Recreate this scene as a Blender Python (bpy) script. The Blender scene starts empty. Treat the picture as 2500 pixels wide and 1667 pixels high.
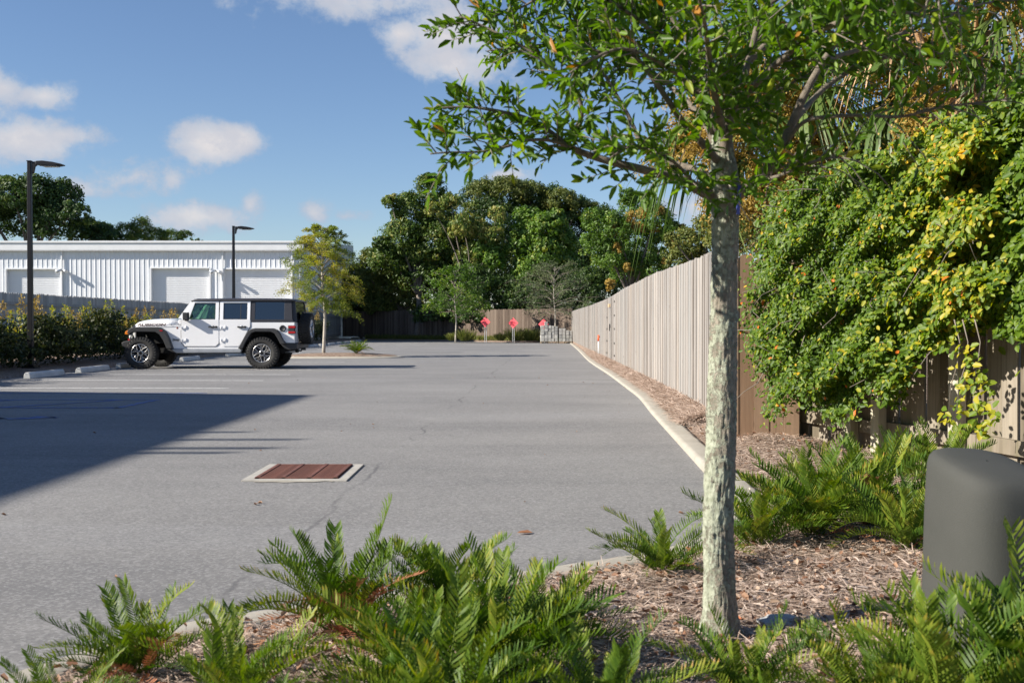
import bpy, bmesh, math, random
import numpy as np
from mathutils import Vector, Matrix

random.seed(11)
RNG = np.random.default_rng(11)
S = bpy.context.scene
COL = S.collection
PI = math.pi

# ------------------------------------------------------------------ camera
F_PX, W_PX, H_PX = 2660.0, 2500.0, 1667.0
HORIZON = 793.5
CAM_Z = 1.14
PITCH = math.atan((H_PX / 2 - HORIZON) / F_PX)      # looking slightly down
cam_d = bpy.data.cameras.new('camera')
cam = bpy.data.objects.new('camera', cam_d)
COL.objects.link(cam)
cam.location = (0, 0, CAM_Z)
cam.rotation_euler = (PI / 2 - PITCH, 0, 0)
cam_d.sensor_width = 36.0
cam_d.lens = 36.0 * F_PX / W_PX
cam_d.clip_start = 0.05
cam_d.clip_end = 3000
cam_d.dof.use_dof = True
cam_d.dof.focus_distance = 11.0
cam_d.dof.aperture_fstop = 7.5
S.camera = cam

# ------------------------------------------------------------------ world and sun
SUN_AZ = math.radians(17.0)     # the light travels towards +X, turned this much towards +Y
SUN_EL = math.radians(30.0)
world = bpy.data.worlds.new('World')
S.world = world
world.use_nodes = True
SKY_STRENGTH = 0.058
SUN_STRENGTH = 4.8
sun_d = bpy.data.lights.new('sun', 'SUN')
sun_d.energy = SUN_STRENGTH
sun_d.angle = math.radians(0.55)
sun_d.color = (1.0, 0.93, 0.82)
sun = bpy.data.objects.new('sun', sun_d)
COL.objects.link(sun)
L_DIR = Vector((math.cos(SUN_EL) * math.cos(SUN_AZ), math.cos(SUN_EL) * math.sin(SUN_AZ), -math.sin(SUN_EL)))
sun.rotation_euler = L_DIR.to_track_quat('-Z', 'Y').to_euler()
sun.location = (-30, -10, 30)
S.view_settings.view_transform = 'Standard'
S.view_settings.look = 'None'
S.view_settings.exposure = 0.92
S.view_settings.gamma = 1.0
S.view_settings.use_curve_mapping = False
S.cycles.max_bounces = 6
S.cycles.diffuse_bounces = 3
S.cycles.transmission_bounces = 4
S.cycles.transparent_max_bounces = 8
S.cycles.use_denoising = True


def ray(px, py):
    u = (px - W_PX / 2) / F_PX
    v = (H_PX / 2 - py) / F_PX
    c, s = math.cos(PITCH), math.sin(PITCH)
    return Vector((u, c + v * s, -s + v * c))


def G(px, py, z=0.0):
    """point where the view ray through a photo pixel meets height z"""
    d = ray(px, py)
    t = (z - CAM_Z) / d.z
    return Vector((d.x * t, d.y * t, z))


def AT(px, py, Y):
    """point on the view ray at distance Y"""
    d = ray(px, py)
    t = Y / d.y
    return Vector((d.x * t, Y, CAM_Z + d.z * t))


# ------------------------------------------------------------------ node helpers
class NT:
    def __init__(self, tree):
        self.t = tree
        self.n = tree.nodes
        self.l = tree.links

    def new(self, kind, **kw):
        nd = self.n.new(kind)
        ins = kw.pop('ins', {})
        for k, v in kw.items():
            setattr(nd, k, v)
        for k, v in ins.items():
            if isinstance(v, bpy.types.NodeSocket):
                self.l.new(v, nd.inputs[k])
            else:
                nd.inputs[k].default_value = v
        return nd

    def math(self, op, a, b=None, c=None, clamp=False):
        nd = self.n.new('ShaderNodeMath')
        nd.operation = op
        nd.use_clamp = clamp
        for i, v in enumerate((a, b, c)):
            if v is None:
                continue
            if isinstance(v, bpy.types.NodeSocket):
                self.l.new(v, nd.inputs[i])
            else:
                nd.inputs[i].default_value = v
        return nd.outputs[0]

    def noise(self, vec, scale, detail=4, rough=0.55, dist=0.0):
        nd = self.new('ShaderNodeTexNoise')
        if vec is not None:
            self.l.new(vec, nd.inputs['Vector'])
        nd.inputs['Scale'].default_value = scale
        nd.inputs['Detail'].default_value = detail
        nd.inputs['Roughness'].default_value = rough
        nd.inputs['Distortion'].default_value = dist
        return nd.outputs['Fac']

    def mapping(self, vec, scale=(1, 1, 1), loc=(0, 0, 0), rot=(0, 0, 0)):
        nd = self.new('ShaderNodeMapping')
        self.l.new(vec, nd.inputs['Vector'])
        nd.inputs['Scale'].default_value = scale
        nd.inputs['Location'].default_value = loc
        nd.inputs['Rotation'].default_value = rot
        return nd.outputs[0]

    def ramp(self, fac, stops, interp='LINEAR'):
        nd = self.new('ShaderNodeValToRGB')
        self.l.new(fac, nd.inputs[0])
        cr = nd.color_ramp
        cr.interpolation = interp
        while len(cr.elements) < len(stops):
            cr.elements.new(0.5)
        for e, (p, c) in zip(cr.elements, stops):
            e.position = p
            e.color = (c[0], c[1], c[2], 1) if len(c) == 3 else c
        return nd.outputs[0]

    def mix(self, fac, a, b, mode='MIX'):
        nd = self.new('ShaderNodeMix', data_type='RGBA', blend_type=mode)
        for k, v in ((0, fac), (6, a), (7, b)):
            if isinstance(v, bpy.types.NodeSocket):
                self.l.new(v, nd.inputs[k])
            elif k == 0:
                nd.inputs[k].default_value = v
            else:
                nd.inputs[k].default_value = (v[0], v[1], v[2], 1)
        return nd.outputs[2]

    def sstep(self, x, a, b):
        nd = self.new('ShaderNodeMapRange', interpolation_type='SMOOTHSTEP')
        self.l.new(x, nd.inputs[0])
        nd.inputs[1].default_value = a
        nd.inputs[2].default_value = b
        return nd.outputs[0]

    def bump(self, h, strength=0.3, dist=0.01):
        nd = self.new('ShaderNodeBump')
        self.l.new(h, nd.inputs['Height'])
        nd.inputs['Strength'].default_value = strength
        nd.inputs['Distance'].default_value = dist
        return nd.outputs[0]


def new_mat(name):
    m = bpy.data.materials.new(name)
    m.use_nodes = True
    t = NT(m.node_tree)
    for nd in list(t.n):
        t.n.remove(nd)
    out = t.new('ShaderNodeOutputMaterial')
    bs = t.new('ShaderNodeBsdfPrincipled')
    t.l.new(bs.outputs[0], out.inputs[0])
    m['out'] = 1
    return m, t, bs, out


def setin(t, bs, key, v):
    if isinstance(v, bpy.types.NodeSocket):
        t.l.new(v, bs.inputs[key])
    else:
        if key == 'Base Color':
            v = (v[0], v[1], v[2], 1)
        bs.inputs[key].default_value = v


def plain(name, col, rough=0.5, metal=0.0, var=0.12, scale=6.0, bump=0.0, spec=0.5, coat=0.0):
    m, t, bs, out = new_mat(name)
    co = t.new('ShaderNodeTexCoord').outputs['Object']
    n = t.noise(co, scale, 5, 0.6)
    c = t.ramp(n, [(0.3, [x * (1 - var) for x in col]), (0.7, [min(1, x * (1 + var)) for x in col])])
    setin(t, bs, 'Base Color', c)
    setin(t, bs, 'Roughness', rough)
    setin(t, bs, 'Metallic', metal)
    setin(t, bs, 'Specular IOR Level', spec)
    setin(t, bs, 'Coat Weight', coat)
    if bump:
        setin(t, bs, 'Normal', t.bump(t.noise(co, scale * 8, 6, 0.7), bump, 0.01))
    return m


def leafmat(name, stops, rough=0.5, transl=0.35, spec=0.4, objrand=False):
    """colour from the 'tint' attribute of each leaf (0..1) plus the object's own random"""
    m, t, bs, out = new_mat(name)
    at = t.new('ShaderNodeAttribute', attribute_name='tint').outputs['Fac']
    if objrand:
        oi = t.new('ShaderNodeObjectInfo').outputs['Random']
        at = t.math('ADD', t.math('MULTIPLY', at, 0.45), t.math('MULTIPLY', oi, 0.55))
    c = t.ramp(at, stops)
    setin(t, bs, 'Base Color', c)
    setin(t, bs, 'Roughness', rough)
    setin(t, bs, 'Specular IOR Level', spec)
    tr = t.new('ShaderNodeBsdfTranslucent')
    hsv = t.new('ShaderNodeHueSaturation', ins={'Saturation': 1.15, 'Value': 1.5})
    t.l.new(c, hsv.inputs['Color'])
    t.l.new(hsv.outputs[0], tr.inputs['Color'])
    mx = t.new('ShaderNodeMixShader', ins={0: transl})
    t.l.new(bs.outputs[0], mx.inputs[1])
    t.l.new(tr.outputs[0], mx.inputs[2])
    t.l.new(mx.outputs[0], out.inputs[0])
    return m


# ------------------------------------------------------------------ object helpers
def tag(o, label=None, cat=None, group=None, kind=None):
    if label: o['label'] = label
    if cat: o['category'] = cat
    if group: o['group'] = group
    if kind: o['kind'] = kind
    return o


def empty(name, loc=(0, 0, 0), rz=0.0, label=None, cat=None, group=None):
    o = bpy.data.objects.new(name, None)
    o.empty_display_size = 0.1
    COL.objects.link(o)
    o.location = loc
    o.rotation_euler = (0, 0, rz)
    return tag(o, label, cat, group)


def link(name, me, parent=None, loc=None, rot=None, scale=None, mat4=None):
    o = bpy.data.objects.new(name, me)
    COL.objects.link(o)
    if parent: o.parent = parent
    if mat4 is not None:
        o.matrix_local = mat4
    else:
        if loc is not None: o.location = loc
        if rot is not None: o.rotation_euler = rot
        if scale is not None: o.scale = (scale,) * 3 if isinstance(scale, (int, float)) else scale
    return o


def np_mesh(name, V, faces, mat, smooth=False, tint=None):
    """V (n,3); faces: array (m,k) or list of such arrays"""
    me = bpy.data.meshes.new(name)
    V = np.asarray(V, dtype=np.float32)
    if not isinstance(faces, list):
        faces = [faces]
    me.vertices.add(len(V))
    me.vertices.foreach_set('co', V.ravel())
    loops = np.concatenate([np.asarray(f, dtype=np.int32).ravel() for f in faces])
    counts = np.concatenate([np.full(len(f), np.asarray(f).shape[1], dtype=np.int32) for f in faces])
    starts = np.concatenate([[0], np.cumsum(counts)[:-1]]).astype(np.int32)
    me.loops.add(len(loops))
    me.loops.foreach_set('vertex_index', loops)
    me.polygons.add(len(counts))
    me.polygons.foreach_set('loop_start', starts)
    me.polygons.foreach_set('loop_total', counts)
    if smooth:
        me.polygons.foreach_set('use_smooth', np.ones(len(counts), dtype=bool))
    if tint is not None:
        at = me.attributes.new('tint', 'FLOAT', 'POINT')
        at.data.foreach_set('value', np.asarray(tint, dtype=np.float32))
    me.materials.append(mat)
    me.update(calc_edges=True)
    return me


class MB:
    """collects primitives; build() makes ONE mesh object of them"""
    def __init__(self):
        self.v = []; self.f = []; self.m = []; self.sm = []; self.t = []
        self.cur = 0; self.tint = 0.5

    def _add(self, vs, fs, smooth=False):
        b = len(self.v)
        self.v += [tuple(p) for p in vs]
        self.t += [self.tint] * len(vs)
        for f in fs:
            self.f.append([b + i for i in f]); self.m.append(self.cur); self.sm.append(smooth)
        return self

    def box(self, c, s, M=None):
        x, y, z = [k / 2 for k in s]
        P = [Vector((sx * x, sy * y, sz * z)) for sz in (-1, 1) for sy in (-1, 1) for sx in (-1, 1)]
        P = [(M @ p if M else p) + Vector(c) for p in P]
        return self._add(P, [(0, 2, 3, 1), (4, 5, 7, 6), (0, 1, 5, 4), (2, 6, 7, 3), (0, 4, 6, 2), (1, 3, 7, 5)])

    def extrude(self, poly, y0, y1, fn=None):
        """poly = [(x,z)]; extruded along y from y0 to y1"""
        n = len(poly)
        A = sum(poly[i][0] * poly[(i + 1) % n][1] - poly[(i + 1) % n][0] * poly[i][1] for i in range(n))
        if (A > 0) == (y1 > y0):
            pass
        P = [Vector((x, y0, z)) for x, z in poly] + [Vector((x, y1, z)) for x, z in poly]
        if fn: P = [Vector(fn(p)) for p in P]
        fs = [list(range(n)), list(range(2 * n - 1, n - 1, -1))]
        fs += [[i, n + i, n + (i + 1) % n, (i + 1) % n] for i in range(n)]
        return self._add(P, fs)

    def tube(self, pts, rad, n=8, cap=True, smooth=True):
        V, Fq = tube_arrays(pts, rad, n)
        fs = [tuple(q) for q in Fq]
        b = len(self.v)
        self._add([tuple(p) for p in V], fs, smooth)
        if cap:
            m = len(pts)
            self.f.append([b + i for i in range(n)][::-1]); self.m.append(self.cur); self.sm.append(False)
            self.f.append([b + (m - 1) * n + i for i in range(n)]); self.m.append(self.cur); self.sm.append(False)
        return self

    def cyl(self, p0, p1, r, r1=None, n=16, cap=True):
        return self.tube([p0, p1], [r, r if r1 is None else r1], n, cap)

    def lathe(self, prof, c, axis='y', n=32):
        """prof [(r, h)] spun about the axis through c"""
        P = []
        for r, h in prof:
            for k in range(n):
                a = 2 * PI * k / n
                if axis == 'y': P.append((c[0] + r * math.cos(a), c[1] + h, c[2] + r * math.sin(a)))
                else: P.append((c[0] + r * math.cos(a), c[1] + r * math.sin(a), c[2] + h))
        fs = []
        for i in range(len(prof) - 1):
            for k in range(n):
                k2 = (k + 1) % n
                fs.append((i * n + k, i * n + k2, (i + 1) * n + k2, (i + 1) * n + k))
        return self._add(P, fs, True)

    def mesh(self, name, mats, bevel=0.0, seg=2):
        me = bpy.data.meshes.new(name)
        me.from_pydata(self.v, [], self.f)
        if not isinstance(mats, (list, tuple)): mats = [mats]
        for m in mats: me.materials.append(m)
        me.polygons.foreach_set('material_index', self.m)
        me.polygons.foreach_set('use_smooth', self.sm)
        at = me.attributes.new('tint', 'FLOAT', 'POINT')
        at.data.foreach_set('value', np.array(self.t, dtype=np.float32))
        bm = bmesh.new(); bm.from_mesh(me)
        bmesh.ops.recalc_face_normals(bm, faces=bm.faces)
        if bevel:
            ed = [e for e in bm.edges if len(e.link_faces) == 2 and e.calc_face_angle(0) > 0.6]
            bmesh.ops.bevel(bm, geom=ed, offset=bevel, segments=seg, affect='EDGES', profile=0.6, clamp_overlap=True)
        bm.to_mesh(me); bm.free()
        me.update()
        return me

    def build(self, name, mats, parent=None, bevel=0.0, loc=None, rot=None, seg=2):
        return link(name, self.mesh(name, mats, bevel, seg), parent, loc, rot)


def tube_arrays(pts, rad, n=8):
    pts = np.asarray([tuple(p) for p in pts], dtype=float)
    rad = np.asarray(rad, dtype=float)
    m = len(pts)
    T = np.gradient(pts, axis=0)
    T /= np.linalg.norm(T, axis=1, keepdims=True) + 1e-9
    up = np.array([0.0, 0, 1]) if abs(T[0][2]) < 0.9 else np.array([0.0, 1, 0])
    N = np.cross(T[0], up); N /= np.linalg.norm(N)
    V = np.zeros((m, n, 3))
    a = np.linspace(0, 2 * PI, n, endpoint=False)
    for i in range(m):
        N = N - T[i] * np.dot(N, T[i]); N /= np.linalg.norm(N) + 1e-9
        B = np.cross(T[i], N)
        V[i] = pts[i] + rad[i] * (np.cos(a)[:, None] * N + np.sin(a)[:, None] * B)
    idx = np.arange(m * n).reshape(m, n)
    Fq = np.stack([idx[:-1], np.roll(idx[:-1], -1, 1), np.roll(idx[1:], -1, 1), idx[1:]], -1).reshape(-1, 4)
    return V.reshape(-1, 3), Fq


def catmull(P, k=8):
    P = [np.array(p, dtype=float) for p in P]
    P = [2 * P[0] - P[1]] + P + [2 * P[-1] - P[-2]]
    out = []
    for i in range(1, len(P) - 2):
        for j in range(k):
            t = j / k
            out.append(0.5 * ((2 * P[i]) + (-P[i - 1] + P[i + 1]) * t + (2 * P[i - 1] - 5 * P[i] + 4 * P[i + 1] - P[i + 2]) * t * t
                              + (-P[i - 1] + 3 * P[i] - 3 * P[i + 1] + P[i + 2]) * t ** 3))
    out.append(P[-2])
    return np.array(out)


# leaf templates: (t along, s across, h along normal)
LEAF = (np.array([(0, 0, 0), (.35, -.5, .12), (.35, .5, .12), (.78, -.36, .06), (.78, .36, .06), (1, 0, -.06)]),
        [np.array([(0, 5, 3, 1), (0, 2, 4, 5)])])
DIAM = (np.array([(0, 0, 0), (.5, -.5, .05), (1, 0, 0), (.5, .5, .05)]), [np.array([(0, 1, 2, 3)])])
NEEDLE = (np.array([(0, -.5, 0), (0, .5, 0), (.5, .5, .03), (.5, -.5, .03), (1, .2, 0), (1, -.2, 0)]),
          [np.array([(0, 1, 2, 3), (3, 2, 4, 5)])])
CURL = (np.array([(0, 0, 0), (.3, -.45, .3), (.3, .45, .18), (.75, -.4, .28), (.75, .35, .42), (1, 0, .12), (.5, 0, 0)]),
        [np.array([(0, 6, 3, 1), (0, 2, 4, 6)]), np.array([(6, 5, 3), (6, 4, 5)])])


ORD = ['first', 'second', 'third', 'fourth', 'fifth', 'sixth', 'seventh', 'eighth', 'ninth', 'tenth', 'eleventh', 'twelfth', 'thirteenth', 'fourteenth', 'fifteenth', 'sixteenth', 'seventeenth', 'eighteenth', 'nineteenth', 'twentieth', 'twenty-first', 'twenty-second', 'twenty-third', 'twenty-fourth', 'twenty-fifth', 'twenty-sixth', 'twenty-seventh', 'twenty-eighth', 'twenty-ninth', 'thirtieth', 'thirty-first', 'thirty-second', 'thirty-third']


def unit(a):
    return a / (np.linalg.norm(a, axis=-1, keepdims=True) + 1e-9)


def rdirs(n):
    return unit(RNG.normal(size=(n, 3)))


def scatter(name, tmpl, pos, axis, nrm, length, width, tint, mat, h=None, smooth=False):
    tv, tf = tmpl
    n = len(pos)
    axis = unit(axis)
    side = unit(np.cross(axis, nrm))
    up = np.cross(side, axis)
    length = np.broadcast_to(length, (n,))[:, None, None]
    width = np.broadcast_to(width, (n,))[:, None, None]
    hh = length if h is None else np.broadcast_to(h, (n,))[:, None, None]
    V = pos[:, None, :] + tv[None, :, 0:1] * length * axis[:, None] + tv[None, :, 1:2] * width * side[:, None] \
        + tv[None, :, 2:3] * hh * up[:, None]
    k = len(tv)
    off = (np.arange(n) * k)[:, None, None]
    faces = [(f[None] + off).reshape(-1, f.shape[1]) for f in tf]
    return np_mesh(name, V.reshape(-1, 3), faces, mat, smooth, np.repeat(np.clip(tint, 0, 1), k))

# ------------------------------------------------------------------ sky with clouds
def build_world():
    t = NT(world.node_tree)
    for nd in list(t.n): t.n.remove(nd)
    out = t.new('ShaderNodeOutputWorld')
    bg = t.new('ShaderNodeBackground')
    bg.inputs['Strength'].default_value = SKY_STRENGTH
    sky = t.new('ShaderNodeTexSky')
    sky.sky_type = 'NISHITA'
    sky.sun_disc = False
    sky.sun_elevation = SUN_EL
    # where the sun stands: opposite to the light's travel
    sx, sy = -math.cos(SUN_AZ), -math.sin(SUN_AZ)
    sky.sun_rotation = math.atan2(sx, sy)
    sky.altitude = 0
    sky.air_density = 1.0
    sky.dust_density = 0.1
    sky.ozone_density = 3.0
    co = t.new('ShaderNodeTexCoord').outputs['Generated']
    sp = t.new('ShaderNodeSeparateXYZ'); t.l.new(co, sp.inputs[0])
    # cloud field on a plane overhead/ahead: direction based, goes on all around
    n1 = t.noise(t.mapping(co, (1, 1, 1.25)), 13.0, 8, 0.6, 0.2)
    n2 = t.noise(t.mapping(co, (1, 1, 1.2), (3, 1, 2)), 30.0, 6, 0.65)
    nn = t.math('ADD', t.math('MULTIPLY', n1, 0.58), t.math('MULTIPLY', n2, 0.42))
    blobs = [(515, 352, 80, 42, .95), (585, 342, 62, 32, .85), (60, 340, 130, 44, .9), (150, 330, 90, 26, .7), (-120, 300, 120, 50, .8),
             (0, 215, 60, 36, .7), (110, 235, 75, 30, .75), (300, 437, 95, 40, .6), (420, 440, 45, 42, .4),
             (500, 530, 150, 36, .72), (610, 500, 40, 36, .7), (765, 522, 42, 26, .7), (850, 530, 40, 14, .4),
             (1235, 430, 55, 15, .6), (900, 5, 300, 34, .50), (1100, 80, 150, 62, .66), (975, 82, 62, 34, .8), (1125, 150, 120, 50, .6),
             (190, 460, 110, 24, .5), (1700, 500, 200, 40, .4), (2420, 60, 120, 70, .3),
             (3100, 300, 300, 120, .8), (-900, 200, 300, 110, .8), (-1900, 400, 500, 90, .8), (4200, 420, 500, 80, .8), (1300, -700, 500, 150, .6)]
    acc = None
    for bx, by, rx, ry, a in blobs:
        d = ray(bx, by).normalized()
        q = Vector((1, 0, 0)) - d * d.x
        q.normalize()
        w = d.cross(q)
        s = F_PX / ray(bx, by).length
        vx = t.new('ShaderNodeVectorMath', operation='DOT_PRODUCT', ins={0: co, 1: tuple(q * (s / (rx * 1.35)))}).outputs['Value']
        vy = t.new('ShaderNodeVectorMath', operation='DOT_PRODUCT', ins={0: co, 1: tuple(w * (s / (ry * 1.5)))}).outputs['Value']
        # offsets of the blob centre vanish (q, w are orthogonal to d)
        front = t.new('ShaderNodeVectorMath', operation='DOT_PRODUCT', ins={0: co, 1: tuple(d)}).outputs['Value']
        r2 = t.math('ADD', t.math('POWER', vx, 2.0), t.math('POWER', vy, 2.0))
        m = t.math('SUBTRACT', 1.0, t.math('SQRT', r2))
        m = t.math('MULTIPLY', t.math('ADD', m, 0.0), min(1.15, a * 1.35))
        m = t.math('SUBTRACT', m, t.math('MULTIPLY', t.math('LESS_THAN', front, 0.3), 9.0))
        acc = m if acc is None else t.math('MAXIMUM', acc, m)
    dens = t.math('ADD', acc, t.math('MULTIPLY', t.math('SUBTRACT', nn, 0.5), 3.1))
    cov = t.sstep(dens, 0.10, 0.62)
    core = t.sstep(dens, 0.2, 1.1)
    shade = t.ramp(core, [(0.0, (4.0, 4.9, 6.2)), (1.0, (7.6, 7.1, 6.9))])
    # lower sides of clouds a little greyer through fine noise
    lo = t.sstep(n2, 0.38, 0.62)
    shade = t.mix(t.math('MULTIPLY', lo, 0.45), shade, (4.2, 4.6, 5.6))
    blue = t.mix(1.0, sky.outputs[0], (1.04, 1.07, 1.18), 'MULTIPLY')
    c = t.mix(t.math('MULTIPLY', cov, 0.88), blue, shade)
    t.l.new(c, bg.inputs[0])
    t.l.new(bg.outputs[0], out.inputs[0])


build_world()

# ------------------------------------------------------------------ ground materials
def mat_asphalt():
    m, t, bs, out = new_mat('asphalt')
    g = t.new('ShaderNodeNewGeometry').outputs['Position']
    base = t.noise(g, 0.35, 5, 0.6)
    c = t.ramp(base, [(0.3, (.202, .197, .193)), (0.7, (.272, .264, .255))])
    # long wheel-worn bands curving over the lot
    band = t.noise(t.mapping(g, (0.13, 0.62, 1), (1.3, 0, 0), (0, 0, -.30)), 1.0, 5, 0.6, 0.9)
    c = t.mix(t.math('MULTIPLY', t.sstep(band, .46, .70), .50), c, (.150, .148, .150))
    c = t.mix(t.math('MULTIPLY', t.sstep(band, .48, .25), .35), c, (.30, .297, .30))
    agg = t.new('ShaderNodeTexVoronoi', ins={'Vector': g, 'Scale': 75.0}).outputs['Color']
    aggv = t.new('ShaderNodeSeparateColor', ins={0: agg}).outputs[0]
    fine = t.noise(g, 180.0, 3, 0.8)
    c = t.mix(t.math('MULTIPLY', t.sstep(aggv, .55, 1.0), .42), c, (.40, .395, .385))
    c = t.mix(t.math('MULTIPLY', t.sstep(aggv, .45, 0.0), .40), c, (.12, .12, .128))
    c = t.mix(t.math('MULTIPLY', t.sstep(fine, .45, .7), .30), c, (.125, .125, .133))
    # paving seam: a thin, broken crack line running up the lot
    sp = t.new('ShaderNodeSeparateXYZ', ins={0: g})
    wob = t.math('MULTIPLY', t.math('SUBTRACT', t.noise(g, 1.1, 5, 0.6), .5), .35)
    sx = t.math('ADD', t.math('ADD', sp.outputs[0], t.math('MULTIPLY', sp.outputs[1], -0.036)), wob)
    d1 = t.math('ABSOLUTE', t.math('ADD', sx, 1.38))
    crack = t.math('MULTIPLY', t.sstep(d1, .022, .004), t.sstep(t.noise(g, .8, 3), .42, .6))
    c = t.mix(t.math('MULTIPLY', crack, .55), c, (.07, .07, .075))
    # pale dust / patches
    dust = t.noise(g, 2.3, 6, 0.7)
    c = t.mix(t.math('MULTIPLY', t.sstep(dust, .54, .78), .5), c, (.33, .325, .315))
    spot = t.noise(g, 7.0, 2, 0.5)
    c = t.mix(t.math('MULTIPLY', t.sstep(spot, .76, .80), .6), c, (.05, .05, .055))
    setin(t, bs, 'Base Color', c)
    setin(t, bs, 'Roughness', 0.92)
    setin(t, bs, 'Specular IOR Level', 0.2)
    h = t.math('ADD', aggv, fine)
    setin(t, bs, 'Normal', t.bump(h, 0.45, 0.006))
    return m


def mat_concrete(name='concrete', a=(.42, .38, .31), b=(.52, .48, .41), sc=3.0):
    m, t, bs, out = new_mat(name)
    g = t.new('ShaderNodeNewGeometry').outputs['Position']
    n = t.noise(g, sc, 6, 0.65)
    c = t.ramp(n, [(0.3, a), (0.7, b)])
    st = t.noise(g, 11.0, 5, 0.7)
    c = t.mix(t.math('MULTIPLY', t.sstep(st, .55, .8), .45), c, [x * .55 for x in a])
    f = t.noise(g, 150.0, 3, .8)
    c = t.mix(t.math('MULTIPLY', t.sstep(f, .5, .75), .25), c, [x * .6 for x in a])
    setin(t, bs, 'Base Color', c)
    setin(t, bs, 'Roughness', 0.85)
    setin(t, bs, 'Normal', t.bump(t.math('ADD', st, f), 0.35, 0.006))
    return m


def mat_mulch():
    m, t, bs, out = new_mat('mulch')
    g = t.new('ShaderNodeNewGeometry').outputs['Position']
    a = t.noise(g, 2.2, 5, .6)
    v = t.new('ShaderNodeTexVoronoi', ins={'Vector': t.mapping(g, (1, 1.4, 1), (0, 0, 0), (0, 0, .6)), 'Scale': 42.0})
    vv = t.new('ShaderNodeSeparateColor', ins={0: v.outputs['Color']}).outputs[0]
    c = t.ramp(vv, [(0.0, (.14, .085, .058)), (.35, (.28, .19, .135)), (.7, (.40, .30, .23)), (1, (.52, .42, .34))])
    c = t.mix(t.math('MULTIPLY', t.sstep(a, .4, .7), .4), c, (.20, .115, .07))
    f = t.noise(t.mapping(g, (1, 1, 1)), 120, 4, .8)
    c = t.mix(t.math('MULTIPLY', t.sstep(f, .45, .65), .4), c, (.06, .04, .03))
    setin(t, bs, 'Base Color', c)
    setin(t, bs, 'Roughness', 0.9)
    setin(t, bs, 'Normal', t.bump(t.math('ADD', vv, f), 0.9, 0.02))
    return m


def mat_dirt():
    m, t, bs, out = new_mat('dirt_and_grass')
    g = t.new('ShaderNodeNewGeometry').outputs['Position']
    a = t.noise(g, .6, 6, .65)
    c = t.ramp(a, [(.35, (.055, .07, .028)), (.55, (.12, .10, .06)), (.75, (.20, .16, .11))])
    setin(t, bs, 'Base Color', c)
    setin(t, bs, 'Roughness', .95)
    return m


def mat_paint(name, col, worn=.45, under=(.17, .172, .18)):
    m, t, bs, out = new_mat(name)
    g = t.new('ShaderNodeNewGeometry').outputs['Position']
    n = t.noise(g, 5.0, 6, .75)
    f = t.noise(g, 60.0, 4, .8)
    k = t.math('ADD', t.math('MULTIPLY', n, .6), t.math('MULTIPLY', f, .4))
    c = t.mix(t.sstep(k, worn, worn + .12), under, col)
    setin(t, bs, 'Base Color', c)
    setin(t, bs, 'Roughness', .75)
    return m


M_ASPHALT = mat_asphalt()
M_CONC = mat_concrete('concrete', (.34, .31, .255), (.43, .40, .34))
M_STOP = mat_concrete('stop_concrete', (.46, .47, .46), (.62, .62, .60))
M_MULCH = mat_mulch()
M_DIRT = mat_dirt()
M_WPAINT = mat_paint('white_paint', (.80, .80, .77), .38)
M_BPAINT = mat_paint('blue_paint', (.045, .12, .42), .44)


def bump_noise(x, y, s=1.0, seed=0.0):
    return (np.sin(x * 2.1 * s + seed) * np.cos(y * 1.7 * s + 1.3 + seed) + .5 * np.sin(x * 4.7 * s + 2 + seed) * np.sin(y * 5.3 * s + seed)
            + .25 * np.sin(x * 11 * s + y * 7 * s))


# terrain sheet and asphalt sheet
def sheet(name, poly, z, mat, kind='structure'):
    me = bpy.data.meshes.new(name)
    me.from_pydata([(x, y, z) for x, y in poly], [], [list(range(len(poly)))])
    me.materials.append(mat)
    return tag(link(name, me), kind=kind)


tag(sheet('ground', [(-900, -500), (900, -500), (900, 1200), (-900, 1200)], -0.12, M_DIRT),
    label='dirt and grass ground stretching away behind the lot')

# kerb: outer edge (lot side), from the far right end to the near left
KPTS = [(3.62, 68.5), (3.0, 50), (2.42, 34.6), (2.22, 25.2), (2.07, 19.9), (1.98, 17.0), (1.80, 14.1), (1.66, 11.6), (1.54, 9.4), (1.49, 8.5),
        (1.45, 7.6), (1.38, 6.85), (1.22, 6.15), (.97, 5.5), (.657, 5.06), (.20, 4.74), (-.12, 4.52), (-.45, 4.28), (-1.04, 3.92), (-1.22, 3.76),
        (-1.385, 3.50), (-1.56, 3.20), (-1.85, 2.7), (-2.3, 2.0), (-3.0, .8), (-4.2, -1.5)]
KER = catmull(KPTS, 8)
KT = np.gradient(KER, axis=0); KT = unit(KT)
KN = np.stack([-KT[:, 1], KT[:, 0]], 1)          # towards the bed (left of the direction of travel)
KERB_W, KERB_H = .17, .095


def kerb_mesh():
    y = KER[:, 1]
    # the strip along the fence is a flush ribbon, wider where it nears the corner
    wid = np.interp(y, [3, 6, 8, 12, 18, 30, 70], [.17, .17, .19, .21, .21, .20, .16])
    hgt = np.interp(y, [3, 6, 8, 12, 70], [.10, .10, .07, .04, .03])
    s = np.cumsum(np.r_[0, np.linalg.norm(np.diff(KER, axis=0), axis=1)])
    wid = wid + .006 * np.sin(s * 9) + .004 * np.sin(s * 23)
    prof = [(-.012, -.15), (-.006, .55), (.06, .92), (.2, 1.0), (.8, 1.0), (.96, .9), (1.0, -.6)]
    V = []
    for a, b in prof:
        P = KER + KN * (a * wid)[:, None]
        V.append(np.column_stack([P, b * hgt]))
    V = np.stack(V, 1)
    m, n = V.shape[:2]
    idx = np.arange(m * n).reshape(m, n)
    Fq = np.stack([idx[:-1, :-1], idx[1:, :-1], idx[1:, 1:], idx[:-1, 1:]], -1).reshape(-1, 4)
    return np_mesh('kerb', V.reshape(-1, 3), Fq, M_CONC, True), wid, hgt


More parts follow.
